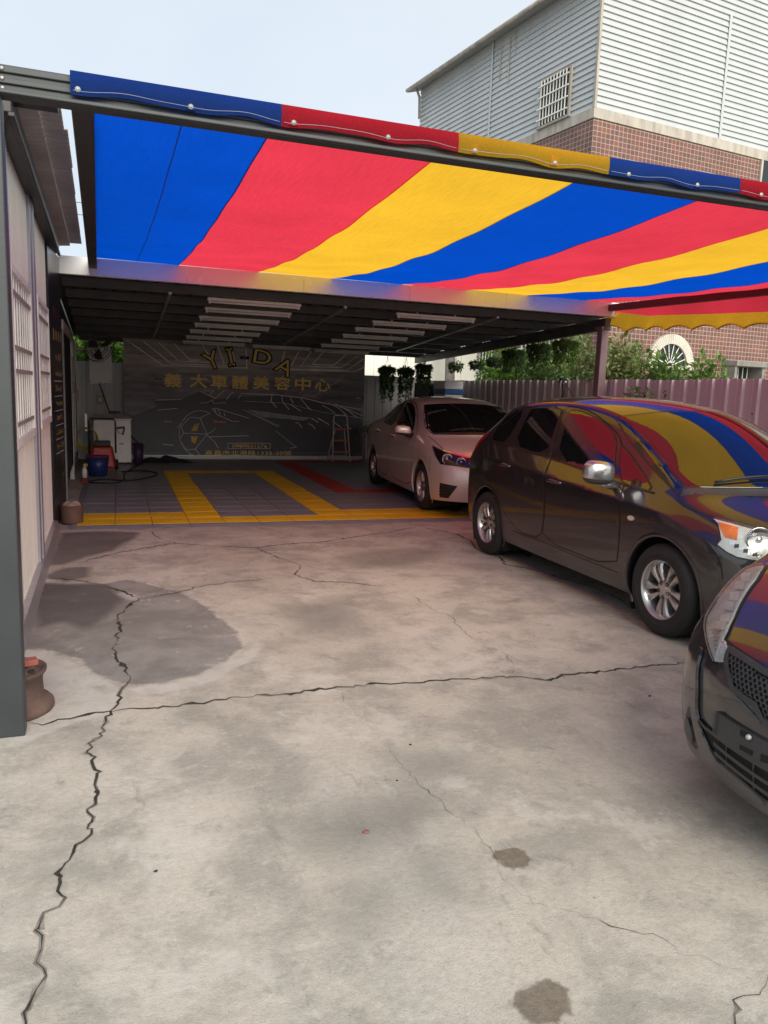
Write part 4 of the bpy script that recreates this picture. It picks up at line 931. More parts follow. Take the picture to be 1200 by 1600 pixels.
def on_ground(px, x): p = at_x(px, 600, x); return (x, p.y, 0)
for i, (px, X, h, rx, n, sz, mt, lb) in enumerate([
    (760, 8.3, 2.5, .7, 1500, .16, 'leaf', 'bright green leafy shrub behind the shaded fence stretch'),
    (805, 8.2, 2.75, .75, 1500, .17, 'leaf', 'tall green shrub behind the hanging planters'),
    (850, 8.1, 2.85, .7, 1700, .16, 'leaf_pale', 'pale green climbing shrub beside the mauve post'),
    (893, 8.0, 2.75, .6, 1500, .15, 'leaf_pale', 'pale shrub rising just behind the mauve post'),
    (950, 7.9, 2.6, .6, 1600, .14, 'leaf_olive', 'olive shrub next to the brick corner above the fence'),
    (992, 7.8, 2.6, .7, 2000, .13, 'leaf_olive', 'olive leafed bush in front of the arched window'),
    (1045, 7.75, 2.3, .65, 1700, .13, 'leaf', 'low green bush under the arched window'),
    (1090, 7.7, 2.2, .45, 1000, .13, 'leaf', 'light green bush tip between arch and window hood')]):
    shrub('garden_shrub', lb, 'shrub', on_ground(px, X), h, rx, rx, n, sz, M[mt], 20 + i, 'shrubs behind the fence', 12)
shrub('garden_tree', 'dark leafy tree seen through the gap beside the banner', 'tree', (-.25, 18.2, 0), 3.3, 1.0, .6, 4200, .24, M['leaf'], 77, None, 22)
tr = thing('tree_trunk', 'bare grey tree trunk between white wall and brick house', 'tree', (8.15, 17.9, 0))
MB().tube([(0, 0, 0), (.03, 0, 1.5), (.0, .02, 3.0), (.1, 0, 4.2)], [.15, .13, .12, .08], 10).build('trunk', pm('grey_bark', (.16, .15, .14), .9, 0, .3, 9, .5, 40), tr, True)
mb = MB(); rr = random.Random(5); leaves(mb, 700, lambda: (Vector((rr.gauss(.1, .5), rr.gauss(0, .5), 4.3 + rr.gauss(0, .35))), Vector((rr.gauss(0, 1), rr.gauss(0, 1), .3))), .17, rr); mb.build('crown', M['leaf'], tr)
wd = thing('weed', 'thin weed growing up against the mauve fence', 'weed', (6.93, at_x(1012, 620, 6.95).y, 0)); rr = random.Random(8)
MB().tube([(0, 0, 0), (.01, 0, .9), (-.01, .02, 1.9)], [.008, .007, .004], 5).build('stem', M['stem'], wd)
mb = MB(); leaves(mb, 90, lambda: (Vector((rr.uniform(-.12, .0), rr.gauss(.05, .16), 1.45 + rr.uniform(0, .28))), Vector((-.4, rr.gauss(0, 1), .2))), .09, rr); mb.build('foliage', M['leaf'], wd)

def hanging(c, ztop, r, h, trail, label, pot, mat, seed, n=500, sz=.06):
    t = thing('hanging_planter', label, 'hanging plant', c, 0, 'hanging planters under the roof'); rr = random.Random(seed)
    mb = MB()
    for a in (0, 2.1, 4.2): mb.tube([(r * .5 * math.cos(a), r * .5 * math.sin(a), 0), (0, 0, min(.3, ztop * .8))], .003, 4)
    mb.tube([(0, 0, min(.3, ztop * .8)), (0, 0, ztop)], .004, 4); mb.build('hanging_wire', M['wire'], t)
    pb = MB(); pb.lathe([(0, -h * .55), (r * .42, -h * .55), (r * .62, 0), (r * .58, 0), (r * .4, -h * .3)], 14); pb.build('pot', M[pot], t, True)
    mb = MB()
    def fn():
        if rr.random() < .45:
            a = rr.uniform(0, 6.283); q = rr.random() ** .5; return Vector((math.cos(a) * r * q, math.sin(a) * r * q, rr.uniform(-.02, .09) * (1.3 - q))), Vector((math.cos(a), math.sin(a), .5))
        a = rr.uniform(0, 6.283); k = rr.random(); q = r * rr.uniform(.75, 1.05) * (1 - .25 * k); return Vector((math.cos(a) * q, math.sin(a) * q, .03 - trail * k * (0.55 + .45 * math.sin(a * 3) ** 2))), Vector((math.cos(a) * .5, math.sin(a) * .5, -.9))
    leaves(mb, n, fn, sz, rr, .32); mb.build('foliage', M[mat], t); return t
for i, (px, py) in enumerate(((605, 580), (634, 582), (662, 576))):
    p = at_y(px, py, 14.6); hanging(p, rz(14.6) - p.z - .02, .145, .2, (.62, .6, .45)[i], ('bushy dark planter with long trailing strands beside the banner', 'dark trailing planter hanging between two others', 'round leafy planter hanging next to the side beam')[i], 'pot_black', 'leaf_dark', 40 + i, 1700, .07)
for i, (px, py, r, tr_, lb, pot, mt, n) in enumerate(((712, 572, .14, .16, 'small spiky planter in a grey pot under the beam', 'pot_black', 'leaf_dark', 260), (745, 570, .13, .12, 'small planter in a white pot with sparse leaves', 'pot_white', 'leaf_dark', 260), (773, 566, .14, .12, 'white pot planter beside the bright shrubs', 'pot_white', 'leaf_dark', 260),
                                        (803, 554, .19, .34, 'dense dark planter, third back from the mauve post', 'pot_black', 'leaf_dark', 700), (843, 545, .19, .32, 'dense dark planter, second back from the mauve post', 'pot_black', 'leaf_dark', 700), (884, 540, .19, .36, 'mossy green planter right beside the mauve post', 'pot_black', 'leaf', 700))):
    p = at_x(px, py, 6.85); z_ = rz(p.y) - .18; hanging(p, max(.08, z_ - p.z), r, .16, tr_, lb, pot, mt, 60 + i, n * 2, .062)

# ================================================================== SMALL THINGS IN THE GARAGE AND YARD
def ring_tube(mb, c, r, tr_, n=24, ax='z', m=8):
    mb.lathe([(r + tr_ * math.cos(2 * math.pi * k / m), tr_ * math.sin(2 * math.pi * k / m)) for k in range(m)], n, c, ax, closed=True)
# rusty wheel rim with a red brick
RW = thing('rusty_wheel', 'rusty steel wheel lying flat behind the front post', 'wheel', (-.452, 3.885, 0))
rw = MB(); rw.lathe([(.17, .0), (.197, .0), (.204, .012), (.202, .03), (.188, .045), (.166, .058), (.158, .075), (.154, .15), (.16, .172), (.172, .185), (.174, .2), (.166, .203), (.158, .195), (.15, .188), (.125, .205), (.11, .212), (.075, .196), (.05, .194), (.04, .18)], 40); rwo = rw.build('rim', M['rust'], RW, True)
for k in range(8):
    a = k * math.pi / 4 + .25; c = Vector((.128 * math.cos(a), .128 * math.sin(a), .2045)); t_ = Vector((-math.sin(a), math.cos(a), 0)); n_ = Vector((math.cos(a), math.sin(a), -.28)).normalized()
    mb = MB(); mb.add([c + t_ * .022 * math.cos(q) + n_ * .013 * math.sin(q) + Vector((0, 0, .0025)) for q in [2 * math.pi * i / 10 for i in range(10)]], [tuple(range(10))]); mb.build('vent_hole', M['black_rubber'], rwo)
BRK = tag(MB().box(-.045, .045, -.028, .028, 0, .03).build('brick_piece', M['rust_red'], None, bevel=.004), 'small red brick piece on the rusty wheel', 'brick'); BRK.location = (-.365, 3.90, .208); BRK.rotation_euler = (0, 0, .3)

def simple(name, label, cat, loc, rz_=0, group=None): return thing(name, label, cat, loc, rz_, group)
# white machine
FZ = simple('washing_machine', 'old white washing machine standing by the back wall', 'appliance', (.16, 15.85, .02))
MB().box(-.34, .34, -.28, .28, .03, .84).build('body', M['white_enamel'], FZ, bevel=.02); MB().add([(-.35, -.29, .842), (.35, -.29, .842), (.35, .29, .90), (-.35, .29, .90), (-.35, -.29, .865), (.35, -.29, .865), (.35, .29, .93), (-.35, .29, .93)], [(4, 5, 6, 7), (0, 1, 5, 4), (1, 2, 6, 5), (2, 3, 7, 6), (3, 0, 4, 7)]).build('lid', M['white_enamel'], FZ, bevel=.006)
for sx in (-1, 1): MB().box(sx * .28 - .03, sx * .28 + .03, -.24, -.18, 0, .029).build('foot', M['black_rubber'], FZ)
MB().box(.12, .2, -.292, -.281, .38, .40).build('badge', M['motor_grey'], FZ)
# pressure washer
PW = simple('pressure_washer', 'red and black pressure washer with looped handle', 'pressure washer', (-.02, 14.55, .02))
MB().add([(-.2, -.2, .06), (.2, -.2, .06), (.24, .2, .06), (-.2, .2, .06), (-.16, -.12, .42), (.15, -.12, .42), (.17, .16, .42), (-.16, .16, .42)], [(4, 5, 6, 7), (0, 1, 5, 4), (1, 2, 6, 5), (2, 3, 7, 6), (3, 0, 4, 7), (0, 3, 2, 1)]).build('housing', M['red_plastic'], PW, bevel=.03)
MB().box(-.13, .13, -.13, .1, .425, .52).build('motor_cover', M['black_plastic'], PW, bevel=.015)
MB().tube([(-.22, .0, .1), (-.22, .05, .85), (-.19, .06, .9), (.19, .06, .9), (.22, .05, .85), (.22, .02, .3)], .016, 8).build('handle', M['black_plastic'], PW, True)
for sx in (-1, 1): MB().lathe([(.02, -.03), (.085, -.03), (.09, 0), (.085, .03), (.02, .03)], 18, (sx * .23, .15, .09), 'x').build('wheel', M['black_rubber'], PW, True)
gn = MB(); gn.bar((.21, -.02, .74), (.38, -.02, .76), .025, .04); gn.bar((.37, -.02, .75), (.34, -.02, .62), .025, .03); gn.tube([(.24, -.02, .72), (.28, -.02, .66), (.35, -.02, .64)], .006, 6); gn.build('spray_gun', M['black_plastic'], PW)
HS = simple('black_hose', 'black rubber hose looping across the grey tiles', 'hose', (.5, 13.6, .02))
oh = HS.location.copy()
pts = [(205, 682, .55), (218, 690, .5), (226, 705, .3), (224, 722, .1), (205, 733, .02), (192, 740, .01), (196, 750, .01), (180, 755, .01), (150, 755, .01), (135, 753, .01), (160, 748, .01), (200, 752, .02), (235, 746, .01), (248, 741, .01), (240, 737, .01), (215, 735, .02), (190, 737, .01)]
def smooth_path(P, k=2):
    for _ in range(k):
        Q = [P[0]]
        for a, b in zip(P[:-1], P[1:]): Q += [a.lerp(b, .25), a.lerp(b, .75)]
        P = Q + [P[-1]]
    return P
hp_ = [at_y(205, 682, 14.5), at_y(216, 692, 14.4), at_y(224, 708, 14.2), at_y(222, 722, 14.2)] + [at_z(x, y, .03) for x, y, _ in pts[4:]]
MB(oh).tube(smooth_path(hp_), .012, 6).build('hose', M['black_rubber'], HS, True)
BK = simple('blue_bucket', 'dark blue plastic bucket with red rim on the tiles', 'bucket', (-.1, 13.62, .02))
MB().lathe([(0, .0), (.135, .0), (.185, .33), (.178, .33), (.13, .01)], 28).build('bucket', M['blue_plastic'], BK, True); mb = MB(); ring_tube(mb, (0, 0, .33), .186, .008); mb.build('rim', M['red_plastic'], BK, True)
SB = simple('spray_bottle', 'white spray bottle with yellow nozzle beside the bucket', 'bottle', (-.3, 13.3, .02))
MB().lathe([(0, 0), (.04, 0), (.042, .12), (.022, .17), (.016, .19), (0, .19)], 14).build('bottle', M['white_plastic'], SB, True); MB().box(-.015, .05, -.012, .012, .191, .235).build('nozzle', M['yellow_hose'], SB, bevel=.005)
PB2 = simple('purple_bin', 'small dark purple bin next to the washing machine', 'bin', (.62, 15.55, .02)); MB().lathe([(0, 0), (.085, 0), (.105, .4), (.098, .4), (.08, .02)], 20).build('bin', M['purple_plastic'], PB2, True); mb = MB(); ring_tube(mb, (0, 0, .4), .106, .006); mb.build('rim', M['purple_plastic'], PB2, True)
rr = random.Random(4)
TP = simple('black_tarp', 'crumpled black tarp on the tiles below the banner', 'tarp', (1.15, 16.05, .02)); mb = MB()
mb.grid(lambda u, v: ((u - .5) * 1.0 + .05 * math.sin(v * 9), (v - .5) * .55 + .06 * math.sin(u * 11), .012 + .13 * max(0, math.sin(math.pi * u)) ** 1.2 * max(0, math.sin(math.pi * v)) * (.6 + .4 * math.sin(u * 17 + v * 8))), 22, 14); mb.build('tarp', M['dark_cloth'], TP, True)
YH = simple('yellow_hose_coil', 'coil of yellow hose hung behind the pressure washer', 'hose', (-.3, 15.3, .35)); mb = MB()
for k in range(3): ring_tube(mb, (0, .03 * k, .16 + .01 * k), .2 - .01 * k, .014, 24, 'y', 6)
mb.build('hose', M['yellow_hose'], YH, True); MB().box(-.02, .02, .09, .13, .3, .62).build('hook', M['galv'], YH)
# fan on the left wall
FN = simple('wall_fan', 'white wall fan with dark round cage on the garage wall', 'fan', (-.44, 13.2, 2.05))
MB().box(-.02, .02, -.06, .06, -.12, .1).build('wall_plate', M['white_plastic'], FN, bevel=.006); MB().tube([(.02, 0, 0), (.2, 0, .02), (.28, -.05, .06)], .022, 8).build('arm', M['white_plastic'], FN, True)
d_ = Vector((.5, -.75, -.42)).normalized(); u_ = d_.cross(Vector((0, 0, 1))).normalized(); v_ = u_.cross(d_); c0 = Vector((.33, -.1, .1))
def disc_pts(c, r, n=24): return [c + (u_ * math.cos(2 * math.pi * k / n) + v_ * math.sin(2 * math.pi * k / n)) * r for k in range(n + 1)]
MB().tube([c0 - d_ * .1, c0 - d_ * .08, c0 + d_ * .05, c0 + d_ * .07], [.03, .06, .065, .04], 14).build('motor', M['white_plastic'], FN, True)
cg = MB()
for r, dd in ((.235, .12), (.235, .17), (.17, .2), (.1, .215), (.05, .22)): cg.tube(disc_pts(c0 + d_ * dd, r), .005, 5)
for k in range(24):
    a = 2 * math.pi * k / 24; e = u_ * math.cos(a) + v_ * math.sin(a); cg.tube([c0 + d_ * .07 + e * .05, c0 + d_ * .12 + e * .235, c0 + d_ * .17 + e * .235, c0 + d_ * .22 + e * .05], .0028, 4)
cg.build('cage', M['black_plastic'], FN)
for k in range(3):
    a = 2 * math.pi * k / 3; e = u_ * math.cos(a) + v_ * math.sin(a); f = u_ * math.cos(a + .9) + v_ * math.sin(a + .9); c1 = c0 + d_ * .145
    MB().add([c1 + e * .03, c1 + e * .2 + d_ * .02, c1 + (e + f).normalized() * .21, c1 + f * .15 - d_ * .02, c1 + f * .03], [(0, 1, 2, 3, 4)]).build('blade', M['black_plastic'], FN)
# white board, door, socket boxes, broom
WBd = simple('white_board', 'blank white board fixed above the washing machine', 'board', (-.03, 16.6, 1.5)); bb = [at_y(x, y, 16.6) for x, y in ((139, 536), (174, 540), (175, 598), (140, 600))]
MB(WBd.location).add([Vector((p.x, 16.6, p.z)) for p in bb] + [Vector((p.x, 16.63, p.z)) for p in bb], [(3, 2, 1, 0), (4, 5, 6, 7), (0, 1, 5, 4), (1, 2, 6, 5), (2, 3, 7, 6), (3, 0, 4, 7)]).build('board', M['white_enamel'], WBd)
for x, y in ((141, 598), (157, 599.5), (173, 597)): p = at_y(x, y - 2, 16.595); MB(WBd.location).lathe([(0, -.003), (.012, -.002), (.012, .002)], 8, p, 'y').build('screw', M['black_rubber'], WBd)
for x, y in ((-.25, .0), (.25, .0)): MB(WBd.location).box(-.03 + x - .01, -.03 + x + .01, 16.631, 16.92, 1.7, 1.72).build('bracket', M['galv'], WBd)
DR = simple('curtained_doorway', 'doorway in the garage side wall closed by a dark curtain', 'doorway', (-.5, 12.0, 0))
od = DR.location.copy()
MB(od).box(-.513, -.45, 10.75, 10.9, 0, 2.2).build('frame', M['motor_grey'], DR); MB(od).box(-.513, -.45, 13.3, 13.42, 0, 2.2).build('frame', M['wall_grey'], DR); MB(od).box(-.513, -.45, 10.75, 13.42, 2.2, 2.32).build('lintel', M['wall_grey'], DR)
mb = MB(od); mb.grid(lambda u, v: (-.478 + .022 * math.sin(u * 46) * (1 - .4 * v), 10.92 + 2.36 * u, .25 + 1.94 * v), 60, 8); mb.build('curtain', M['dark_cloth'], DR, True)
PN = simple('panel_boards', 'grey wall panel with pale conduits beyond the doorway', 'wall panel', (-.5, 15.2, 0)); op = PN.location.copy()
for y0, y1 in ((13.5, 14.4), (14.41, 15.4), (15.41, 16.9)): MB(op).box(-.513, -.49, y0, y1, 0, 2.35).build('panel', M['wall_grey'], PN)
for y_ in (13.7, 14.0, 14.9): MB(op).tube([(-.47, y_, .3), (-.47, y_, 2.1)], .014, 6).build('conduit', M['white_plastic'], PN, True)
for y_, z_ in ((13.85, 1.45), (14.25, 1.2), (15.8, 1.3)): MB(op).box(-.489, -.43, y_ - .06, y_ + .06, z_ - .1, z_ + .1).build('socket_box', M['beige'], PN, bevel=.008)
BR = simple('broom', 'dark broom leaning against the back wall panels', 'broom', (.13, 16.45, .0)); MB().tube([(.0, -.1, .95), (-.22, .35, 1.62)], .014, 8).build('stick', M['black_plastic'], BR, True); MB().box(-.02, .2, -.14, -.06, .955, 1.0).build('brush', M['purple_plastic'], BR, bevel=.008)
SO = simple('socket_box', 'beige socket box on the ribbed back wall', 'socket box', (-.05, 16.88, 1.2)); MB().box(-.07, .07, 0, .05, -.09, .09).build('box', M['beige'], SO, bevel=.008); MB().box(-.03, .03, -.008, -.001, -.04, .04).build('socket', M['white_plastic'], SO)
# brown bucket with cloth
WBk = simple('brown_bucket', 'brown bucket with beige cloth beside the price board', 'bucket', (-.345, 9.33 * .975, 0)); MB().lathe([(0, 0), (.11, 0), (.118, .03), (.118, .21), (.108, .21), (.1, .02)], 20).build('bucket', M['wood_bucket'], WBk, True)
mb = MB(); mb.grid(lambda u, v: (math.cos(u * 6.283) * .1 * math.sin(v * 1.57), math.sin(u * 6.283) * .1 * math.sin(v * 1.57), .18 + .06 * math.cos(v * 1.57) ** .6 * (1 + .4 * math.sin(u * 19) * math.sin(v * 3))), 24, 8); mb.build('cloth', M['tan_cloth'], WBk, True)
# ladder
LD = simple('step_ladder', 'small step ladder with white frame and three orange treads', 'ladder', (4.87, 16.3, .02))
hw0, hw1, H_ = .20, .15, 1.0
MB().tube([(-hw0, -.16, 0), (-hw1, .0, H_ - .04), (-hw1 + .03, .006, H_), (hw1 - .03, .006, H_), (hw1, .0, H_ - .04), (hw0, -.16, 0)], .013, 8).build('front_frame', M['white_plastic'], LD, True)
MB().tube([(-hw0 - .03, .2, 0), (-.1, .02, .72)], .011, 8).build('rear_leg', M['white_plastic'], LD, True); MB().tube([(hw0 + .03, .2, 0), (.1, .02, .72)], .011, 8).build('rear_leg', M['white_plastic'], LD, True); MB().tube([(-hw0, .18, .1), (hw0, .18, .1)], .009, 8).build('rear_brace', M['white_plastic'], LD, True)
for z_ in (.22, .46, .70): k = z_ / H_; hw_ = hw0 + (hw1 - hw0) * k; MB().box(-hw_ + .01, hw_ - .01, -.16 + .16 * k - .07, -.16 + .16 * k + .03, z_ - .015, z_ + .015).build('tread', M['orange'], LD, bevel=.006)
# pedestal machine beside banner
PM_ = simple('pedestal_fan', 'grey pedestal fan standing at the right end of the banner', 'fan', (5.42, 16.25, .02))
MB().lathe([(0, 0), (.18, 0), (.18, .02), (.06, .05), (.03, .06), (0, .06)], 20).build('base', M['motor_grey'], PM_, True); MB().tube([(0, 0, .06), (0, 0, .62)], .028, 8).build('pole', M['motor_grey'], PM_, True)
MB().lathe([(0, -.12), (.07, -.11), (.085, -.02), (.07, .06), (0, .08)], 18, (0, 0, .72), 'y').build('motor', M['motor_grey'], PM_, True)
cg = MB()
for r, yy in ((.17, -.13), (.17, -.2), (.11, -.23), (.05, -.24)): ring_tube(cg, (0, yy, .72), r, .004, 28, 'y', 5)
for k in range(20):
    a = 2 * math.pi * k / 20; e = Vector((math.cos(a), 0, math.sin(a))); cg.tube([Vector((0, -.11, .72)) + e * .06, Vector((0, -.13, .72)) + e * .17, Vector((0, -.2, .72)) + e * .17, Vector((0, -.24, .72)) + e * .05], .0025, 4)
cg.build('cage', M['motor_grey'], PM_)
# rack with cooler and crate at the fence
RK = simple('steel_rack', 'dark steel rack against the fence behind the silver car', 'rack', (6.62, 15.0, 0))
for sx in (-.25, .25):
    for sy in (-.95, .95): MB().box(sx - .02, sx + .02, sy - .02, sy + .02, 0, 1.42).build('leg', M['purlin'], RK)
for z_ in (.4, .9, 1.421): MB().box(-.28, .28, -.98, .98, z_, z_ + .03).build('shelf', M['purlin'], RK)
CO = simple('cool_box', 'white and blue cool box on the steel rack', 'cool box', (6.62, 14.55, 1.452))
MB().box(-.2, .2, -.28, .28, 0, .1).build('base', M['white_plastic'], CO, bevel=.015); MB().box(-.21, .21, -.29, .29, .101, .21).build('middle', pm('cool_blue', (.02, .09, .3), .4), CO, bevel=.01)
lid = MB().box(-.2, .2, -.28, .28, .211, .37).build('ribbed_lid', M['white_plastic'], CO, bevel=.015)
for k in range(12): MB().box(-.212, -.2, -.27 + .047 * k, -.25 + .047 * k, .22, .35).build('rib', M['white_plastic'], lid)
CT = simple('glass_crate', 'dark framed glass tank on the steel rack', 'tank', (6.6, 15.45, 1.452))
MB().box(-.2, .2, -.36, .36, .01, .3).build('glass', M['dark_glass'], CT)
for sx in (-1, 1):
    for sy in (-1, 1): MB().box(sx * .2 - .012, sx * .2 + .012, sy * .36 - .012, sy * .36 + .012, 0, .32).build('frame', M['motor_grey'], CT)
MB().box(-.215, .215, -.375, .375, .305, .33).build('rim', M['motor_grey'], CT)
p = at_x(882, 600, 6.95); HT = simple('hose_nozzle', 'blue and white hose nozzle hung over the fence top', 'nozzle', (6.95, p.y, 1.6))
MB().tube([(.02, 0, .26), (-.01, 0, .27), (-.04, .01, .2), (-.03, -.02, .05), (-.02, .03, -.1)], .012, 6).build('hose', M['black_rubber'], HT, True); MB().tube([(-.05, -.06, .24), (-.05, .04, .27), (-.05, .09, .2)], [.012, .022, .012], 8).build('nozzle', M['blue_plastic'], HT, True); MB().tube([(-.04, -.1, .22), (-.04, -.02, .19)], .018, 8).build('connector', M['white_plastic'], HT, True)
for z_, lb in ((8.6, 'upper thin power line crossing the sky gap'), (8.15, 'lower thin power line crossing the sky gap')):
    o = MB().tube([(-12, 0, 0), (-4, 0, -.15), (6, 0, -.1), (14, 0, .1)], .012, 5).build('power_line', M['black_rubber']); o.location = (0, 34, z_); tag(o, lb, 'power line', 'power lines')

# ================================================================== CARS
def paint_mat(name, col, metal, rough):
    m, t, b = new_mat(name); N = t.nodes; L = t.links
    b.inputs['Base Color'].default_value = (*col, 1); b.inputs['Metallic'].default_value = metal; b.inputs['Roughness'].default_value = rough
    b.inputs['Coat Weight'].default_value = 1.0; b.inputs['Coat Roughness'].default_value = .015; b.inputs['Coat IOR'].default_value = 1.6
    tc_ = N.new('ShaderNodeTexCoord'); n1 = N.new('ShaderNodeTexNoise'); n1.inputs['Scale'].default_value = 3.5; n1.inputs['Detail'].default_value = 7; n1.inputs['Roughness'].default_value = .7; L.new(tc_.outputs['Object'], n1.inputs['Vector'])
    r = N.new('ShaderNodeMapRange'); r.inputs[1].default_value = .4; r.inputs[2].default_value = .8; r.inputs[3].default_value = .012; r.inputs[4].default_value = .09; L.new(n1.outputs['Fac'], r.inputs[0]); L.new(r.outputs[0], b.inputs['Coat Roughness'])
    return m
M['paint_dark'] = paint_mat('dark_grey_metallic', (.022, .0185, .021), .3, .36)
M['paint_dark2'] = paint_mat('graphite_metallic', (.03, .028, .031), .35, .34)
M['paint_silver'] = paint_mat('champagne_silver', (.74, .66, .61), .35, .36)
def glass_mat():
    m, t, b = new_mat('tinted_glass'); b.inputs['Base Color'].default_value = (.006, .007, .008, 1); b.inputs['Roughness'].default_value = .015; b.inputs['IOR'].default_value = 2.1
    N = t.nodes; L = t.links; n = N.new('ShaderNodeTexNoise'); n.inputs['Scale'].default_value = 5; n.inputs['Detail'].default_value = 6; tc_ = N.new('ShaderNodeTexCoord'); L.new(tc_.outputs['Object'], n.inputs['Vector'])
    r = N.new('ShaderNodeMapRange'); r.inputs[3].default_value = .005; r.inputs[4].default_value = .04; L.new(n.outputs['Fac'], r.inputs[0]); L.new(r.outputs[0], b.inputs['Roughness']); return m
M['glass'] = glass_mat()
M['mirror_silver'] = pm('silver_mirror_cap', (.5, .5, .51), .22, .9, .05, 5)
M['trim'] = pm('black_trim', (.012, .012, .013), .35, 0, .1, 20)
M['gap'] = pm('panel_gap', (.004, .004, .004), .8, 0, .1, 20)
M['chrome'] = pm('chrome', (.72, .72, .73), .12, 1.0, .05, 5)
M['reflector'] = pm('lamp_reflector', (.78, .78, .8), .16, .9, .1, 14, .25, 45)
M['lens_grey'] = pm('lamp_housing_grey', (.66, .65, .62), .25, .4, .15, 12, .3, 30)
M['rough_silver'] = pm('satin_silver', (.72, .72, .71), .42, .5, .15, 20, .3, 40)
M['amber'] = pm('amber_lens', (.75, .17, .02), .15, 0, .2, 25, .4, 70)
M['lens'] = clear_mat('clear_lens', .02, (.96, .965, .95))
M['hazy_lens'] = clear_mat('hazed_lens', .03, (.93, .92, .88), .3)
M['alloy'] = pm('alloy_wheel', (.5, .49, .48), .28, .85, .08, 6)
M['tyre'] = pm('tyre_rubber', (.017, .016, .016), .75, 0, .25, 8, .15, 80)
M['disc'] = pm('brake_disc', (.12, .1, .09), .5, .7, .2, 10)
M['red_lamp'] = pm('red_lamp', (.32, .012, .015), .12, 0, .15, 12)
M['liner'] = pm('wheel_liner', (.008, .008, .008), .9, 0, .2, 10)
M['plastic_grey'] = pm('dark_grey_plastic', (.035, .036, .038), .45, 0, .12, 20, .08, 250)

def chaikin(P, k=1, closed=True):
    for _ in range(k):
        Q = []; n = len(P)
        for i in range(n if closed else n - 1):
            a, b = P[i], P[(i + 1) % n]; Q += [tuple(x * .78 + y * .22 for x, y in zip(a, b)), tuple(x * .22 + y * .78 for x, y in zip(a, b))]
        P = Q if closed else [P[0]] + Q + [P[-1]]
    return P
def resample(P, res, closed=True):
    Q = []; n = len(P)
    for i in range(n if closed else n - 1):
        a, b = np.array(P[i], float), np.array(P[(i + 1) % n], float); k = max(1, int(math.ceil(np.linalg.norm(b - a) / res)))
        Q += [tuple(a + (b - a) * j / k) for j in range(k)]
    if not closed: Q.append(tuple(P[-1]))
    return Q
def grow(P, d):
    P = np.array(P, float); A = np.sum(P[:, 0] * np.roll(P[:, 1], -1) - np.roll(P[:, 0], -1) * P[:, 1]); sg = 1 if A > 0 else -1; n = len(P); out = []
    for i in range(n):
        e1 = P[i] - P[i - 1]; e2 = P[(i + 1) % n] - P[i]
        n1 = np.array([e1[1], -e1[0]]) / (np.linalg.norm(e1) + 1e-9); n2 = np.array([e2[1], -e2[0]]) / (np.linalg.norm(e2) + 1e-9); m = n1 + n2
        out.append(tuple(P[i] + sg * d * m / max(.6, m @ m / 2 + .2)))
    return out

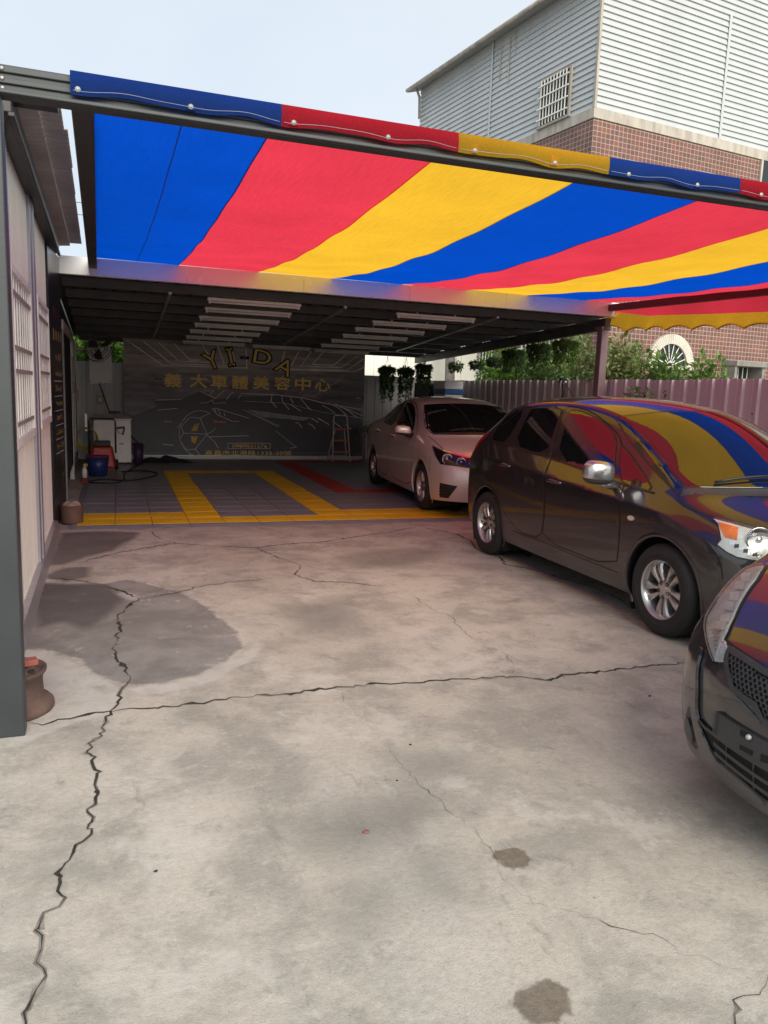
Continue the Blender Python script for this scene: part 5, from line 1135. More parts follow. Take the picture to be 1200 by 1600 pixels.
class Car:
    def __init__(s, name, label, loc, rz, stations, nose, tail, creases, level=4, paint=None, scale=1.0):
        s.root = thing(name, label, 'car', loc, rz); s.paint = paint
        s.mw = Matrix.Translation(Vector(loc)) @ Matrix.Rotation(rz, 4, 'Z'); s.mi = s.mw.inverted()
        J = 7; V = []; idx = {}; F = []
        def put(key, p, side):
            y = p[1] * side
            if abs(p[1]) < 1e-6:
                k = (key, 0)
                if k not in idx: idx[k] = len(V); V.append((p[0], 0.0, p[2]))
            else:
                k = (key, side)
                if k not in idx: idx[k] = len(V); V.append((p[0], y, p[2]))
            return idx[k]
        n = len(stations); cr = {}
        def face(vs_, side):
            vs_ = list(dict.fromkeys(vs_))
            if len(vs_) > 2: F.append(tuple(vs_ if side > 0 else reversed(vs_)))
        for side in (1, -1):
            for i in range(n - 1):
                for j in range(J):
                    q = [put((i, j), stations[i][j], side), put((i, j + 1), stations[i][j + 1], side), put((i + 1, j + 1), stations[i + 1][j + 1], side), put((i + 1, j), stations[i + 1][j], side)]
                    face(q, side)
                for j, cv in creases.get('rows', {}).items():
                    a, b = put((i, j), stations[i][j], side), put((i + 1, j), stations[i + 1][j], side); cr[(min(a, b), max(a, b))] = cv if not isinstance(cv, dict) else cv.get(i, 0)
            for i, cv in creases.get('stations', {}).items():
                for j in range(4, J):
                    a, b = put((i, j), stations[i][j], side), put((i, j + 1), stations[i][j + 1], side); cr[(min(a, b), max(a, b))] = cv
            for end, tab, st in (('n', nose, stations[0]), ('t', tail, stations[-1])):
                si = 0 if end == 'n' else n - 1; G = {}
                for r in range(5):
                    for c in range(4, 8):
                        if c == 4: G[r, c] = put((si, r), st[r], side)
                        elif r == 4: G[r, c] = put((si, c), st[c], side)
                        else:
                            y = st[c][1] * (st[r][1] / st[4][1]); f = 1 - (y / st[r][1]) ** 2 if st[r][1] else 1
                            x = st[r][0] + (tab[r][0] - st[r][0]) * f; z = st[r][2] + (tab[r][1] - st[r][2]) * f
                            G[r, c] = put((end, r, c), (x, y, z), side)
                for r in range(4):
                    for c in range(4, 7):
                        q = [G[r, c], G[r, c + 1], G[r + 1, c + 1], G[r + 1, c]]
                        face(q if end == 'n' else list(reversed(q)), side)
                cv = creases.get(end)
                if cv:
                    for r_, v_ in cv.items():
                        for c in range(4, 7):
                            a, b = G[r_, c], G[r_, c + 1]; cr[(min(a, b), max(a, b))] = v_
        me = bpy.data.meshes.new('cage'); me.from_pydata(V, [], F); me.update()
        at = me.attributes.new('crease_edge', 'FLOAT', 'EDGE'); ev = np.zeros(len(me.edges), np.float32)
        for e in me.edges:
            k = (min(e.vertices), max(e.vertices)); ev[e.index] = cr.get(k, 0)
        at.data.foreach_set('value', ev)
        bm = bmesh.new(); bm.from_mesh(me); bmesh.ops.recalc_face_normals(bm, faces=bm.faces); bm.to_mesh(me); bm.free()
        ob_ = bpy.data.objects.new('cage', me); COL.objects.link(ob_); md = ob_.modifiers.new('s', 'SUBSURF'); md.levels = level; md.render_levels = level; md.boundary_smooth = 'ALL'
        dg = bpy.context.evaluated_depsgraph_get(); s.me = bpy.data.meshes.new_from_object(ob_.evaluated_get(dg)); bpy.data.objects.remove(ob_)
        # outward orientation
        ctr = Vector((-1.3, 0, .7)); p0 = max(s.me.polygons, key=lambda p: p.center.y)
        if p0.normal.y < 0: s.me.flip_normals()
        s.co = np.empty(len(s.me.vertices) * 3); s.me.vertices.foreach_get('co', s.co); s.co = s.co.reshape(-1, 3)
        s.no = [v.normal.copy() for v in s.me.vertices]
        s.polys = [tuple(p.vertices) for p in s.me.polygons]
        s.bvh = BVHTree.FromPolygons([Vector(c) for c in s.co], s.polys)
    def sn(s, i, loc):
        n = Vector((0, 0, 0))
        for v in s.polys[i]: n += s.no[v] / ((Vector(s.co[v]) - loc).length_squared + 1e-6)
        return n.normalized()
    def cast(s, o, d):
        h = s.bvh.ray_cast(Vector(o), Vector(d))
        if h[0] is None: return None
        return h[0], s.sn(h[2], h[0])
    def px(s, x, y):                       # photograph pixel -> point on this car's body (local)
        o = s.mi @ Vector((0, 0, CAM_H)); d = (s.mi.to_3x3() @ Vector(ray(x, y))).normalized()
        h = s.bvh.ray_cast(o, d)
        if h[0] is not None: return h[0]
        best = None
        for t in np.linspace(1.0, 16, 300):
            f = s.bvh.find_nearest(o + d * t)
            if best is None or f[3] < best[0]: best = (f[3], f[0])
        return best[1]
    # frames -> (origin, dir) for 2-D coords
    def frame(s, fr, u, v):
        if fr == 'side': return (u, 2.5, v), (0, -1, 0)
        if fr == 'front': return (3, u, v), (-1, 0, 0)
        if fr == 'rear': return (-7, u, v), (1, 0, 0)
        if fr == 'top': return (u, v, 3), (0, 0, -1)
        if fr[0] == 'ang':                 # seen from an angle in plan: fr[1] radians from +x towards +y
            a = fr[1]; D = (-math.cos(a), -math.sin(a), 0); U = (-math.sin(a), math.cos(a)); 
            return (U[0] * u + 6 * math.cos(a), U[1] * u + 6 * math.sin(a), v), D
        if fr[0] == 'ws':                  # windshield frame: looking along +x down slope
            return (u + 2.0, v, 1.2 + 2.0), (-.70710678, 0, -.70710678)
    def to2(s, fr, p):
        p = Vector(p)
        if fr == 'side': return (p.x, p.z)
        if fr in ('front', 'rear'): return (p.y, p.z)
        if fr == 'top': return (p.x, p.y)
        if fr[0] == 'ang': a = fr[1]; return (-math.sin(a) * p.x + math.cos(a) * p.y, p.z)
    def pxpoly(s, fr, pts, mirror=-1):
        out = []
        for x, y in pts:
            q = s.px(x, y); q = Vector((q.x, q.y * mirror, q.z)); out.append(s.to2(fr, q))
        return out
    def mk(s, name, V, F, N, mat, parent, mirror):
        r = []
        for sd_ in ((1, -1) if mirror == 'both' else (mirror,)):
            me = bpy.data.meshes.new(name)
            me.from_pydata([(v[0], v[1] * sd_, v[2]) for v in V], [], F if sd_ > 0 else [tuple(reversed(f)) for f in F]); me.materials.append(mat); me.update(); me.shade_smooth()
            if N: me.normals_split_custom_set_from_vertices([(n[0], n[1] * sd_, n[2]) for n in N])
            pr = parent[len(r)] if isinstance(parent, list) else parent
            r.append(add_obj(name, me, pr or s.root))
        return r
    def patch(s, name, poly, fr, off, mat, parent=None, mirror='both', res=.03, soft=0, drop=.006):
        if soft: poly = chaikin(poly, soft)
        B = resample(poly, res); B2 = np.array(B); mn, mx_ = B2.min(0), B2.max(0)
        gx_, gy_ = np.meshgrid(np.arange(mn[0] + res / 2, mx_[0], res), np.arange(mn[1] + res / 2, mx_[1], res)); G = np.stack([gx_.ravel(), gy_.ravel()], 1)
        if len(G): G = G[sdf(G, B2) > res * .45]
        nb_ = len(B); P2 = [Vector(p) for p in B] + [Vector(p) for p in G]
        vs_, _, fs, *_ = delaunay_2d_cdt(P2, [(i, (i + 1) % nb_) for i in range(nb_)], [], 1, 1e-5)
        V = []; N = []; ok = []
        for p in vs_:
            h = s.cast(*s.frame(fr, p[0], p[1]))
            if h is None: V.append(None); N.append(None)
            else: V.append(h[0] + h[1] * off); N.append(h[1])
        F = [tuple(f) for f in fs if all(V[i] is not None for i in f)]
        if not F: return [None, None]
        a = V[F[0][0]], V[F[0][1]], V[F[0][2]]
        if (a[1] - a[0]).cross(a[2] - a[0]).dot(N[F[0][0]]) < 0: F = [tuple(reversed(f)) for f in F]
        used = sorted({i for f in F for i in f}); mp = {u: k for k, u in enumerate(used)}
        V2 = [V[u] for u in used]; N2 = [N[u] for u in used]; F = [tuple(mp[i] for i in f) for f in F]
        cnt = {}
        for f in F:
            for i in range(3):
                e = (f[i], f[(i + 1) % 3]); cnt[e] = 1
        low = {}
        for (a_, b_) in list(cnt):
            if (b_, a_) not in cnt:
                for q in (a_, b_):
                    if q not in low: low[q] = len(V2); V2.append(V2[q] - N2[q] * (off + drop)); N2.append(N2[q])
                F.append((b_, a_, low[a_], low[b_]))
        return s.mk(name, V2, F, N2, mat, parent, mirror)
    def ribbon(s, name, line, fr, wd, off, mat, parent=None, mirror='both', res=.03, closed=False, soft=0):
        if soft: line = chaikin(line, soft, closed)
        Q = [np.array(p) for p in resample(line, res, closed)]; n = len(Q); V = []; N = []; F = []; prev = None
        for i in range(n):
            t = Q[(i + 1) % n if closed else min(i + 1, n - 1)] - Q[(i - 1) % n if closed else max(i - 1, 0)]; t = t / (np.linalg.norm(t) + 1e-9); nn = np.array([-t[1], t[0]]) * wd / 2
            hs = [s.cast(*s.frame(fr, *(Q[i] + nn * k))) for k in (1, -1)]
            if None in hs: prev = None; continue
            for h in hs: V.append(h[0] + h[1] * off); N.append(h[1])
            if prev is not None: k = len(V); F.append((k - 4, k - 3, k - 1, k - 2))
            prev = i
        if closed and F: k = len(V); F.append((k - 2, k - 1, 1, 0))
        if not F: return [None, None]
        a = [V[i] for i in F[0]]
        if (a[1] - a[0]).cross(a[2] - a[0]).dot(N[0]) < 0: F = [tuple(reversed(f)) for f in F]
        return s.mk(name, V, F, N, mat, parent, mirror)
    def arches(s, wheels, Ra):
        bm = bmesh.new(); bm.from_mesh(s.me); s.wheels = wheels
        el = .5 * np.median([e.calc_length() for e in list(bm.edges)[::50]])
        for xc, zc in wheels:
            for v in bm.verts:
                if abs(v.co.y) < .45 or v.co.z > zc + Ra + .1: continue
                d = math.hypot(v.co.x - xc, v.co.z - zc)
                if abs(d - Ra) < .016 and d > .05: k = Ra / d; v.co.x = xc + (v.co.x - xc) * k; v.co.z = zc + (v.co.z - zc) * k
            bmesh.ops.delete(bm, geom=[f for f in bm.faces if abs(f.calc_center_median().y) > .45 and math.hypot(f.calc_center_median().x - xc, f.calc_center_median().z - zc) < Ra - .0015], context='FACES')
        me = bpy.data.meshes.new('body'); bm.to_mesh(me); bm.free(); me.materials.append(s.paint); me.shade_smooth(); s.body = add_obj('body', me, s.root)
        for xc, zc in wheels:
            A = [math.radians(a) for a in np.linspace(-28, 208, 60)]; V = []; N = []; F = []
            for a in A:
                h = s.cast((xc + Ra * math.cos(a), 2.5, zc + Ra * math.sin(a)), (0, -1, 0))
                if h is None: h = (Vector((xc + Ra * math.cos(a), .8, zc + Ra * math.sin(a))), Vector((0, 1, 0)))
                y = h[0].y; c = Vector((math.cos(a), 0, math.sin(a))); b0 = Vector((xc, 0, zc))
                for r, dy in ((Ra + .016, .0015), (Ra + .006, .006), (Ra - .006, .003), (Ra - .012, -.012), (Ra - .01, -.06), (Ra + .02, -.07)):
                    q = b0 + c * r; hh = s.cast((q.x, 2.5, q.z), (0, -1, 0)) if r > Ra else None
                    V.append(Vector((q.x, (hh[0].y if hh else y) + dy, q.z)))
            F = [(i * 6 + k, i * 6 + k + 1, (i + 1) * 6 + k + 1, (i + 1) * 6 + k) for i in range(len(A) - 1) for k in range(5)]
            a = [V[i] for i in F[0]]
            if (a[1] - a[0]).cross(a[2] - a[0]).y < 0: F = [tuple(reversed(f)) for f in F]
            s.mk('wheel_arch', V, F, None, s.paint, None, 'both')
            mb = MB(); n = 30
            for k in range(n):
                a0, a1 = math.radians(-35 + 250 * k / n), math.radians(-35 + 250 * (k + 1) / n); R = Ra + .025
                mb.add([(xc + R * math.cos(a0), .45, zc + R * math.sin(a0)), (xc + R * math.cos(a1), .45, zc + R * math.sin(a1)), (xc + R * math.cos(a1), .80, zc + R * math.sin(a1)), (xc + R * math.cos(a0), .80, zc + R * math.sin(a0))], [(0, 1, 2, 3)])
            mb.add([(xc + (Ra + .02) * math.cos(2 * math.pi * k / 24), .45, zc + (Ra + .02) * math.sin(2 * math.pi * k / 24)) for k in range(24)], [tuple(range(24))])
            s.mk('wheel_liner', [Vector(v) for v in mb.v], mb.f, None, M['liner'], None, 'both')
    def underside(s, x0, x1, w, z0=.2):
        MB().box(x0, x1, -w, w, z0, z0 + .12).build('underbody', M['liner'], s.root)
    def wheel(s, xc, y, R, rr_, style, steer=0):
        outs = []
        for sd_ in (1, -1):
            h = rr_; rim = MB(); w_ = .098
            rim.lathe([(h - .03, -w_), (h, -w_), (h + .008, -w_ + .01), (h - .02, -w_ + .03), (h - .02, .05), (h - .012, w_ - .03), (h + .008, w_ - .014), (h + .009, w_ - .004), (h + .002, w_), (h - .008, w_ - .003), (h - .014, w_ - .012), (h - .026, w_ - .03), (h - .03, .02)], 48, (0, 0, 0), 'y')
            ro = rim.build('wheel', M['alloy'], s.root, auto=40); ro.location = (xc, (y - w_) * sd_, R); ro.rotation_euler = (0, 0, (0 if sd_ > 0 else math.pi) + steer)
            T = MB(); b = R - .002
            T.lathe([(h - .004, -w_ - .002), (h + .02, -w_ - .012), ((h + R) / 2, -w_ - .016), (R - .028, -w_ - .008), (R - .008, -w_ + .014), (R, -w_ + .035), (R, -.05), (R - .008, -.048), (R - .008, -.038), (R, -.036), (R, -.006), (R - .008, -.004), (R - .008, .004), (R, .006), (R, .036), (R - .008, .038), (R - .008, .048), (R, .05), (R, w_ - .035), (R - .008, w_ - .014), (R - .028, w_ + .008), (R - .034, w_ + .0085), (R - .036, w_ + .012), ((h + R) / 2, w_ + .016), (h + .03, w_ + .013), (h + .026, w_ + .009), (h + .02, w_ + .009), (h - .004, w_ - .001)], 72, (0, 0, 0), 'y')
            T.build('tyre', M['tyre'], ro, auto=30)
            MB().lathe([(.02, .0), (h - .045, .0), (h - .045, .012), (.02, .012)], 36, (0, -.02, 0), 'y').build('brake_disc', M['disc'], ro, auto=30)
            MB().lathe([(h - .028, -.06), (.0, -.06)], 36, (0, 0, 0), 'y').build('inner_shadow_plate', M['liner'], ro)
            hub = MB(); hub.lathe([(.066, .03), (.07, .05), (.066, .062), (.05, .068), (.034, .068), (.032, .071), (.0, .073)], 28, (0, 0, 0), 'y'); hub.build('hub', M['alloy'], ro, auto=40)
            nsp = 10
            for k in range(nsp):
                pair = k // 2; a = 2 * math.pi * pair / 5 + math.pi / 2 + (style['split'] if k % 2 else -style['split']); e = Vector((math.cos(a), 0, math.sin(a))); t_ = Vector((-math.sin(a), 0, math.cos(a))); sk = style['skew'] * (1 if k % 2 else -1)
                sp = MB(); secs = []
                for q, (r, hw_, yo) in enumerate(((.05, style['w0'], .062), (.1, style['w0'] * 1.05, .070), (.15, (style['w0'] + style['w1']) / 2, .074), (h - .022, style['w1'], .066))):
                    c = e * r + t_ * sk * (r - .05); secs.append([c + t_ * hw_ + Vector((0, yo - .012, 0)), c + t_ * hw_ * .55 + Vector((0, yo, 0)), c - t_ * hw_ * .55 + Vector((0, yo, 0)), c - t_ * hw_ + Vector((0, yo - .012, 0)), c - t_ * hw_ * .9 + Vector((0, yo - .05, 0)), c + t_ * hw_ * .9 + Vector((0, yo - .05, 0))])
                sp.add([p for s_ in secs for p in s_], [(i * 6 + m, i * 6 + (m + 1) % 6, (i + 1) * 6 + (m + 1) % 6, (i + 1) * 6 + m) for i in range(3) for m in range(6)])
                sp.build('spoke', M['alloy'], ro, auto=38)
            for k in range(5):
                a = 2 * math.pi * k / 5 + math.pi / 2 + math.pi / 5
                MB().lathe([(.0, .062), (.014, .063), (.014, .066), (.009, .067), (.008, .058), (.0, .058)], 10, (.05 * math.cos(a), 0.004, .05 * math.sin(a)), 'y').build('lug_nut', M['trim'], ro)
            outs.append(ro)
        return outs
    def mirror_pod(s, x, y, z, cover, w=.21, h=.15, d=.13):
        for sd_ in (1, -1):
            def shell(u, v, z0, z1, k=1.0):
                a = 2 * math.pi * u; q = v
                return None
            mb = MB(); nu, nv = 24, 12
            def f(u, v):
                a = 2 * math.pi * u; b = math.pi * (v - .5); ca, sa = math.cos(a), math.sin(a); pw = lambda t_, e: math.copysign(abs(t_) ** e, t_)
                X = pw(math.cos(b), .6) * pw(ca, .75) * d / 2; Y = pw(math.cos(b), .6) * pw(sa, .7) * w / 2; Z = pw(math.sin(b), .7) * h / 2
                if X < 0: X *= .35
                return (x + X - .02 * (Y / w), (y + w / 2 + Y) * sd_, z + Z + .012 * (Y / w))
            mb.grid(f, nu, nv)
            if sd_ < 0: mb.f = [tuple(reversed(q)) for q in mb.f]
            mo = mb.build('wing_mirror', cover, s.root, True)
            st = MB(); st.tube([(x - .0, (y - .05) * sd_, z - h * .62), (x + .005, (y + .05) * sd_, z - h * .5), (x + .0, (y + .09) * sd_, z - h * .3)], [.03, .034, .03], 10); st.build('mirror_arm', M['trim'] if cover is not M['mirror_silver'] else M['mirror_silver'], mo, True)
            lo = MB(); lo.grid(lambda u, v: tuple(Vector(f(u, v * .36)) + Vector((.002 if math.cos(2 * math.pi * u) > 0 else -.002, .002 * math.sin(2 * math.pi * u) * sd_, -.003))), nu, 5)
            if sd_ < 0: lo.f = [tuple(reversed(q)) for q in lo.f]
            lo.build('mirror_base', M['plastic_grey'], mo, True)
    def handle(s, door, px0, px1, fr='side', z_off=0):
        pass

def ST(x, w, z0, zs, xb, yb, zb, xr, yr, zr, xc, zc, tuck=.05):
    return [(x, w - tuck, z0), (x, w - .012, z0 + .09), (x, w, (z0 + zs) / 2 + .03), (x, w - .006, zs), (xb, yb, zb), (xr, yr, zr), (xr * .35 + xc * .65, yr * .55, zr + .8 * (zc - zr)), (xc, 0, zc)]
def handles(car, doors, spots, mat):
    """spots: local (x0, x1, z) of a pull handle on the side"""
    for pair, (xa, xb_, z) in zip(doors, spots):
        xm = (xa + xb_) / 2; L_ = abs(xa - xb_)
        rec = car.patch('handle_recess', [(xm + L_ * .33 * math.cos(a), z - .006 + .034 * math.sin(a)) for a in np.linspace(0, 2 * math.pi, 20)[:-1]], 'side', .0075, M['trim'], pair, res=.02)
        V = []; 
        for sd_, dr in zip((1, -1), pair):
            mb = MB(); P = []
            for k in range(9):
                t = k / 8; x = xa + (xb_ - xa) * t; h = car.cast((x, 2.5, z), (0, -1, 0)); P.append(Vector((x, (h[0].y + .012 + .026 * math.sin(math.pi * t) ** .6) * sd_, z + .006 * math.sin(math.pi * t))))
            mb.tube(P, [.011, .014, .016, .017, .017, .017, .016, .014, .011], 10); mb.build('handle', mat, dr, True)

def q5(p): return [(720 + x / 5, 610 + y / 5) for x, y in p]
def q2(p): return [(940 + x / 4.615, 620 + y / 4.615) for x, y in p]
def q24(p): return [(700 + x / 2.4, 600 + y / 2.4) for x, y in p]
Car_to2 = Car.to2
def _to2(s, fr, p):
    if fr[0] == 'ws': p = Vector(p); return (p.x - p.z + 1.2, p.y)
    return Car_to2(s, fr, p)
Car.to2 = _to2
WS = ('ws',)
def windshield(car, pts, topc, botc, wide=.018, mat=None):
    S = [(u, abs(v)) for u, v in car.pxpoly(WS, pts)]
    n = 8; bot = [(S[-1][0] + botc * (1 - (k / n) ** 2), S[-1][1] * k / n) for k in range(n - 1, -n, -1)]; top = [(S[0][0] + topc * (1 - (k / n) ** 2), S[0][1] * k / n) for k in range(-n + 1, n)]
    poly = S + bot + [(u, -v) for u, v in reversed(S)] + top
    car.patch('windshield_seal', grow(poly, wide), WS, .002, M['trim'], mirror=1, res=.04)
    g_ = car.patch('windshield', poly, WS, .0045, mat or M['glass'], mirror=1, res=.035)[0]
    return S, g_, poly
def lamp_ring(car, p, n, r, mat, parent, tr_=.006, ax=None):
    """ring and bowl facing along n at local point p"""
    n = Vector(n).normalized(); u = n.cross(Vector((0, 0, 1))).normalized(); v = u.cross(n)
    for par, sd_ in parent:
        def X(a, rr_, d): q = p + (u * math.cos(a) + v * math.sin(a)) * rr_ + n * d; return Vector((q.x, q.y * sd_, q.z))
        mb = MB(); mb.tube([X(2 * math.pi * k / 24, r, .0) for k in range(25)], tr_, 6); mb.build('lamp_ring', M['chrome'], par, True)
        mb = MB(); mb.grid(lambda a, t: X(2 * math.pi * a, r * math.sin(t * 1.5), -.02 + .02 * t * t), 24, 6)
        if sd_ < 0: mb.f = [tuple(reversed(q)) for q in mb.f]
        mb.build('reflector', mat, par, True)
        mb = MB(); c = X(0, 0, .0); mb.lathe([(0, .012), (r * .25, .008), (r * .3, 0), (0, -.004)], 14, c, 'x'); mb.build('bulb_shield', M['chrome'], par, True)

# ------------------------------------------------------------------ dark grey family hatchback
d = Vector((-.0252, -.9997, 0)); lf = Vector((-d.y, d.x, 0)); WBm = 2.657
loc = Vector((3.484, 4.097, 0)) + lf * .832
back = [
    ST(-.45, .862, .2, .85, -.45, .768, .975, -.42, .665, 1.22, -.22, 1.305),
    ST(-.9, .862, .2, .865, -.9, .768, 1.0, -.90, .605, 1.455, -.76, 1.54),
    ST(-1.5, .862, .2, .89, -1.5, .768, 1.045, -1.5, .605, 1.525, -1.5, 1.605),
    ST(-2.1, .862, .2, .925, -2.1, .765, 1.085, -2.1, .60, 1.52, -2.1, 1.60),
    ST(-2.7, .85, .21, .955, -2.68, .752, 1.12, -2.66, .58, 1.475, -2.74, 1.555),
    ST(-3.08, .83, .24, .92, -3.06, .755, 1.13, -2.94, .55, 1.385, -3.06, 1.45),
    ST(-3.32, .77, .28, .88, -3.25, .69, 1.09, -3.18, .56, 1.2, -3.3, 1.22)]
st_m = [ST(.60, .735, .22, .60, .57, .685, .72, .60, .57, .785, .74, .81),
        ST(.40, .835, .2, .70, .40, .775, .83, .40, .66, .885, .46, .905),
        ST(.08, .858, .2, .80, .08, .785, .91, .09, .70, .955, .2, .985),
        ST(-.06, .862, .2, .83, -.06, .785, .945, .03, .715, 1.0, .29, 1.01)] + back
mpv = Car('family_hatchback', 'dark grey five door family hatchback with ten spoke alloy wheels parked under the canopy', loc, math.atan2(d.y, d.x), st_m,
          [(.74, .2), (.79, .3), (.81, .45), (.79, .60)], [(-3.42, .3), (-3.46, .42), (-3.46, .6), (-3.40, .86)],
          dict(rows={3: .6, 4: {0: .25, 1: .25, 2: .25, 3: .6, 4: .75, 5: .8, 6: .8, 7: .8, 8: .6, 9: .3}, 5: {3: .7, 4: .8, 5: .8, 6: .75, 7: .75, 8: .6}, 0: .6}, stations={3: .35, 4: 0}, n={4: .2}), 4, M['paint_dark'])
mpv.arches([(0, .315), (-WBm, .315)], .365)
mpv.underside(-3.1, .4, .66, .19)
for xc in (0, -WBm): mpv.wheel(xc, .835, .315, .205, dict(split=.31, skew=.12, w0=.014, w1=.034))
# doors
rd = mpv.pxpoly('side', q24([(205, 235), (180, 310), (178, 370), (195, 450), (230, 510), (262, 550), (350, 582), (363, 470), (379, 300), (405, 190), (436, 84), (305, 84), (262, 110)]))
fd = mpv.pxpoly('side', q24([(354, 584), (632, 693), (645, 560), (660, 402), (655, 235), (640, 190), (600, 150), (540, 105), (475, 85), (442, 84), (409, 190), (383, 300), (367, 470)]))
drs = []
for poly in (rd, fd):
    mpv.ribbon('door_gap', poly, 'side', .011, .0012, M['gap'], closed=True, res=.025, soft=1)
    drs.append(mpv.patch('door', grow(poly, -.0045), 'side', .003, M['paint_dark'], soft=1, res=.028, drop=.001))
wins = []
for nm, pts, par in (('quarter_window', q5([(245, 385), (255, 350), (300, 280), (370, 205), (430, 170), (505, 152), (355, 412), (290, 395)]), None),
                     ('side_window', [(803.6, 696.5), (829, 640), (840, 638.4), (878, 639), (875, 650), (854, 712)], drs[0]),
                     ('side_window', [(870.5, 718), (890, 641.6), (907, 643), (926, 651), (944, 662), (960, 678), (963, 690), (958, 749)], drs[1]),
                     ('quarter_window', q2([(135, 600), (140, 345), (210, 430), (290, 545), (370, 685), (230, 650)]), None)):
    poly = mpv.pxpoly('side', pts)
    mpv.patch('window_seal', grow(chaikin(poly, 1), .012), 'side', .0048, M['trim'], par, res=.03)
    wins.append(mpv.patch(nm, chaikin(poly, 1), 'side', .0068, M['glass'], par, res=.03))
# belt moulding
bl = mpv.pxpoly('side', q24([(160, 214), (245, 232), (372, 273), (405, 285), (632, 369), (772, 408)])); mpv.ribbon('belt_moulding', bl, 'side', .012, .0085, M['trim'], res=.04)
handles(mpv, drs, [(mpv.pxpoly('side', q24([(199, 296)]))[0][0], mpv.pxpoly('side', q24([(243, 300)]))[0][0], .925), (mpv.pxpoly('side', q24([(377, 360)]))[0][0], mpv.pxpoly('side', q24([(433, 366)]))[0][0], .878)], M['paint_dark'])
S, wsg, wpoly = windshield(mpv, q2([(130, 157), (225, 270), (330, 400), (440, 540), (548, 668)]), .10, .21)
# cowl, wipers, hood lines
Bq = [(S[-1][0] + .012 + .21 * (1 - (k / 10) ** 2), S[-1][1] * k / 10) for k in range(-10, 11)]; mpv.ribbon('cowl_grille', [(u + .05, v) for u, v in Bq], WS, .075, .004, M['plastic_grey'], mirror=1)
def wiper(car, a, b, h=.02):
    P = []
    for k in range(8):
        t = k / 7; q = Vector(a).lerp(Vector(b), t); o, D = car.frame(WS, q.x, q.y); c = car.cast(o, D)
        if c: P.append(c[0] + c[1] * (h + .008 * math.sin(t * 3.14)))
    w_ = MB().tube(P, .008, 6); o = w_.build('wiper', M['trim'], car.root, True); MB().tube([p + Vector((0, 0, -.012)) for p in P], .004, 5).build('wiper_blade', M['black_rubber'], o); return o
yb_ = S[-1][1]
wiper(mpv, (S[-1][0] + .055, -yb_ * .72), (S[-1][0] - .015 + .1, -yb_ * .05)); wiper(mpv, (S[-1][0] + .16, -yb_ * .1), (S[-1][0] + .04, yb_ * .62))
hl = mpv.pxpoly('top', q2([(548, 690), (556, 740), (585, 785), (700, 830), (820, 882)])); mpv.ribbon('hood_gap', hl, 'top', .008, .0015, M['gap'], soft=1)
mpv.patch('hood', [(hl[0][0] - .0, abs(hl[0][1]) - .02)] + [(u, abs(v) - .012) for u, v in hl[1:]] + [(.64, .45), (.69, .2), (.7, 0), (.69, -.2), (.64, -.45)] + [(u, -(abs(v) - .012)) for u, v in reversed(hl[1:])] + [(hl[0][0], -(abs(hl[0][1]) - .02)), (.26, -.3), (.32, 0), (.26, .3)], 'top', .003, M['paint_dark'], mirror=1, res=.03, drop=.001)
for y_ in (.18, -.18): MB().lathe([(0, .012), (.012, .01), (.016, 0)], 10, mpv.cast((.3, y_, 3), (0, 0, -1))[0]).build('washer_jet', M['trim'], mpv.root, True)
mpv.ribbon('roof_gap', [(S[0][0] - .012 + .1 * (1 - (k / 8) ** 2) - .03, S[0][1] * k / 8) for k in range(-8, 9)], WS, .008, .003, M['gap'], mirror=1)
rg = [(x, .60 + .0 * x) for x in (-.95, -1.4, -1.9, -2.4, -2.8)]; mpv.ribbon('roof_ditch', [(-.93, .585), (-1.4, .575), (-1.9, .57), (-2.4, .56), (-2.8, .53)], 'top', .01, .0012, M['trim'])
sl = mpv.pxpoly('side', q24([(240, 548), (350, 590), (480, 645), (640, 708)])); mpv.ribbon('sill_line', sl, 'side', .006, .0012, M['gap'])
# lamps
ANG = ('ang', math.radians(48))
zl = lambda p: [(1080 + x / 10, 780 + y / 10) for x, y in p]
hp2 = mpv.pxpoly(ANG, zl([(350, 310), (420, 380), (452, 500), (478, 640), (415, 710), (560, 820), (720, 900), (950, 945), (1180, 968), (1380, 960), (1420, 800), (1400, 640), (1290, 540), (1180, 508), (900, 460), (620, 380)]))
hd = mpv.patch('headlight', hp2, ANG, .004, M['lens_grey'], res=.02)
mpv.ribbon('headlight_seal', grow(hp2, .004), ANG, .008, .0035, M['trim'], closed=True, res=.02)
am = mpv.pxpoly(ANG, zl([(425, 370), (560, 405), (735, 452), (715, 640), (530, 600), (470, 480)])); mpv.patch('turn_lamp', am, ANG, .009, M['amber'], hd, res=.02)
ce = mpv.px(*zl([(1060, 650)])[0]); ce.y = abs(ce.y); hh = mpv.cast(*mpv.frame(ANG, *mpv.to2(ANG, ce)))
lamp_ring(mpv, hh[0] + hh[1] * .006, Vector((.95, .35, .1)), .075, M['reflector'], list(zip(hd, (1, -1))))
for k in range(7):
    t = k / 6; a_ = zl([(640 + 70 * k, 690 + 46 * k - 2.2 * k * k)])[0]; c_ = mpv.pxpoly(ANG, [a_])[0]; mpv.patch('lamp_step', [(c_[0] - .012, c_[1] - .008), (c_[0] + .012, c_[1] - .012), (c_[0] + .012, c_[1] + .008), (c_[0] - .012, c_[1] + .012)], ANG, .008, M['trim'] if k % 2 else M['reflector'], hd, res=.02)
mpv.patch('lamp_lens', grow(hp2, -.001), ANG, .022, M['lens'], hd, res=.02, drop=-.012)
si = mpv.pxpoly('side', [(986.5, 809.5)])[0]; mpv.patch('side_repeater', [(si[0] + .034 * math.cos(a), si[1] + .017 * math.sin(a)) for a in np.linspace(0, 6.283, 18)[:-1]], 'side', .01, pm('pale_lens', (.6, .5, .42), .2), res=.015)
RA = ('ang', math.radians(125))
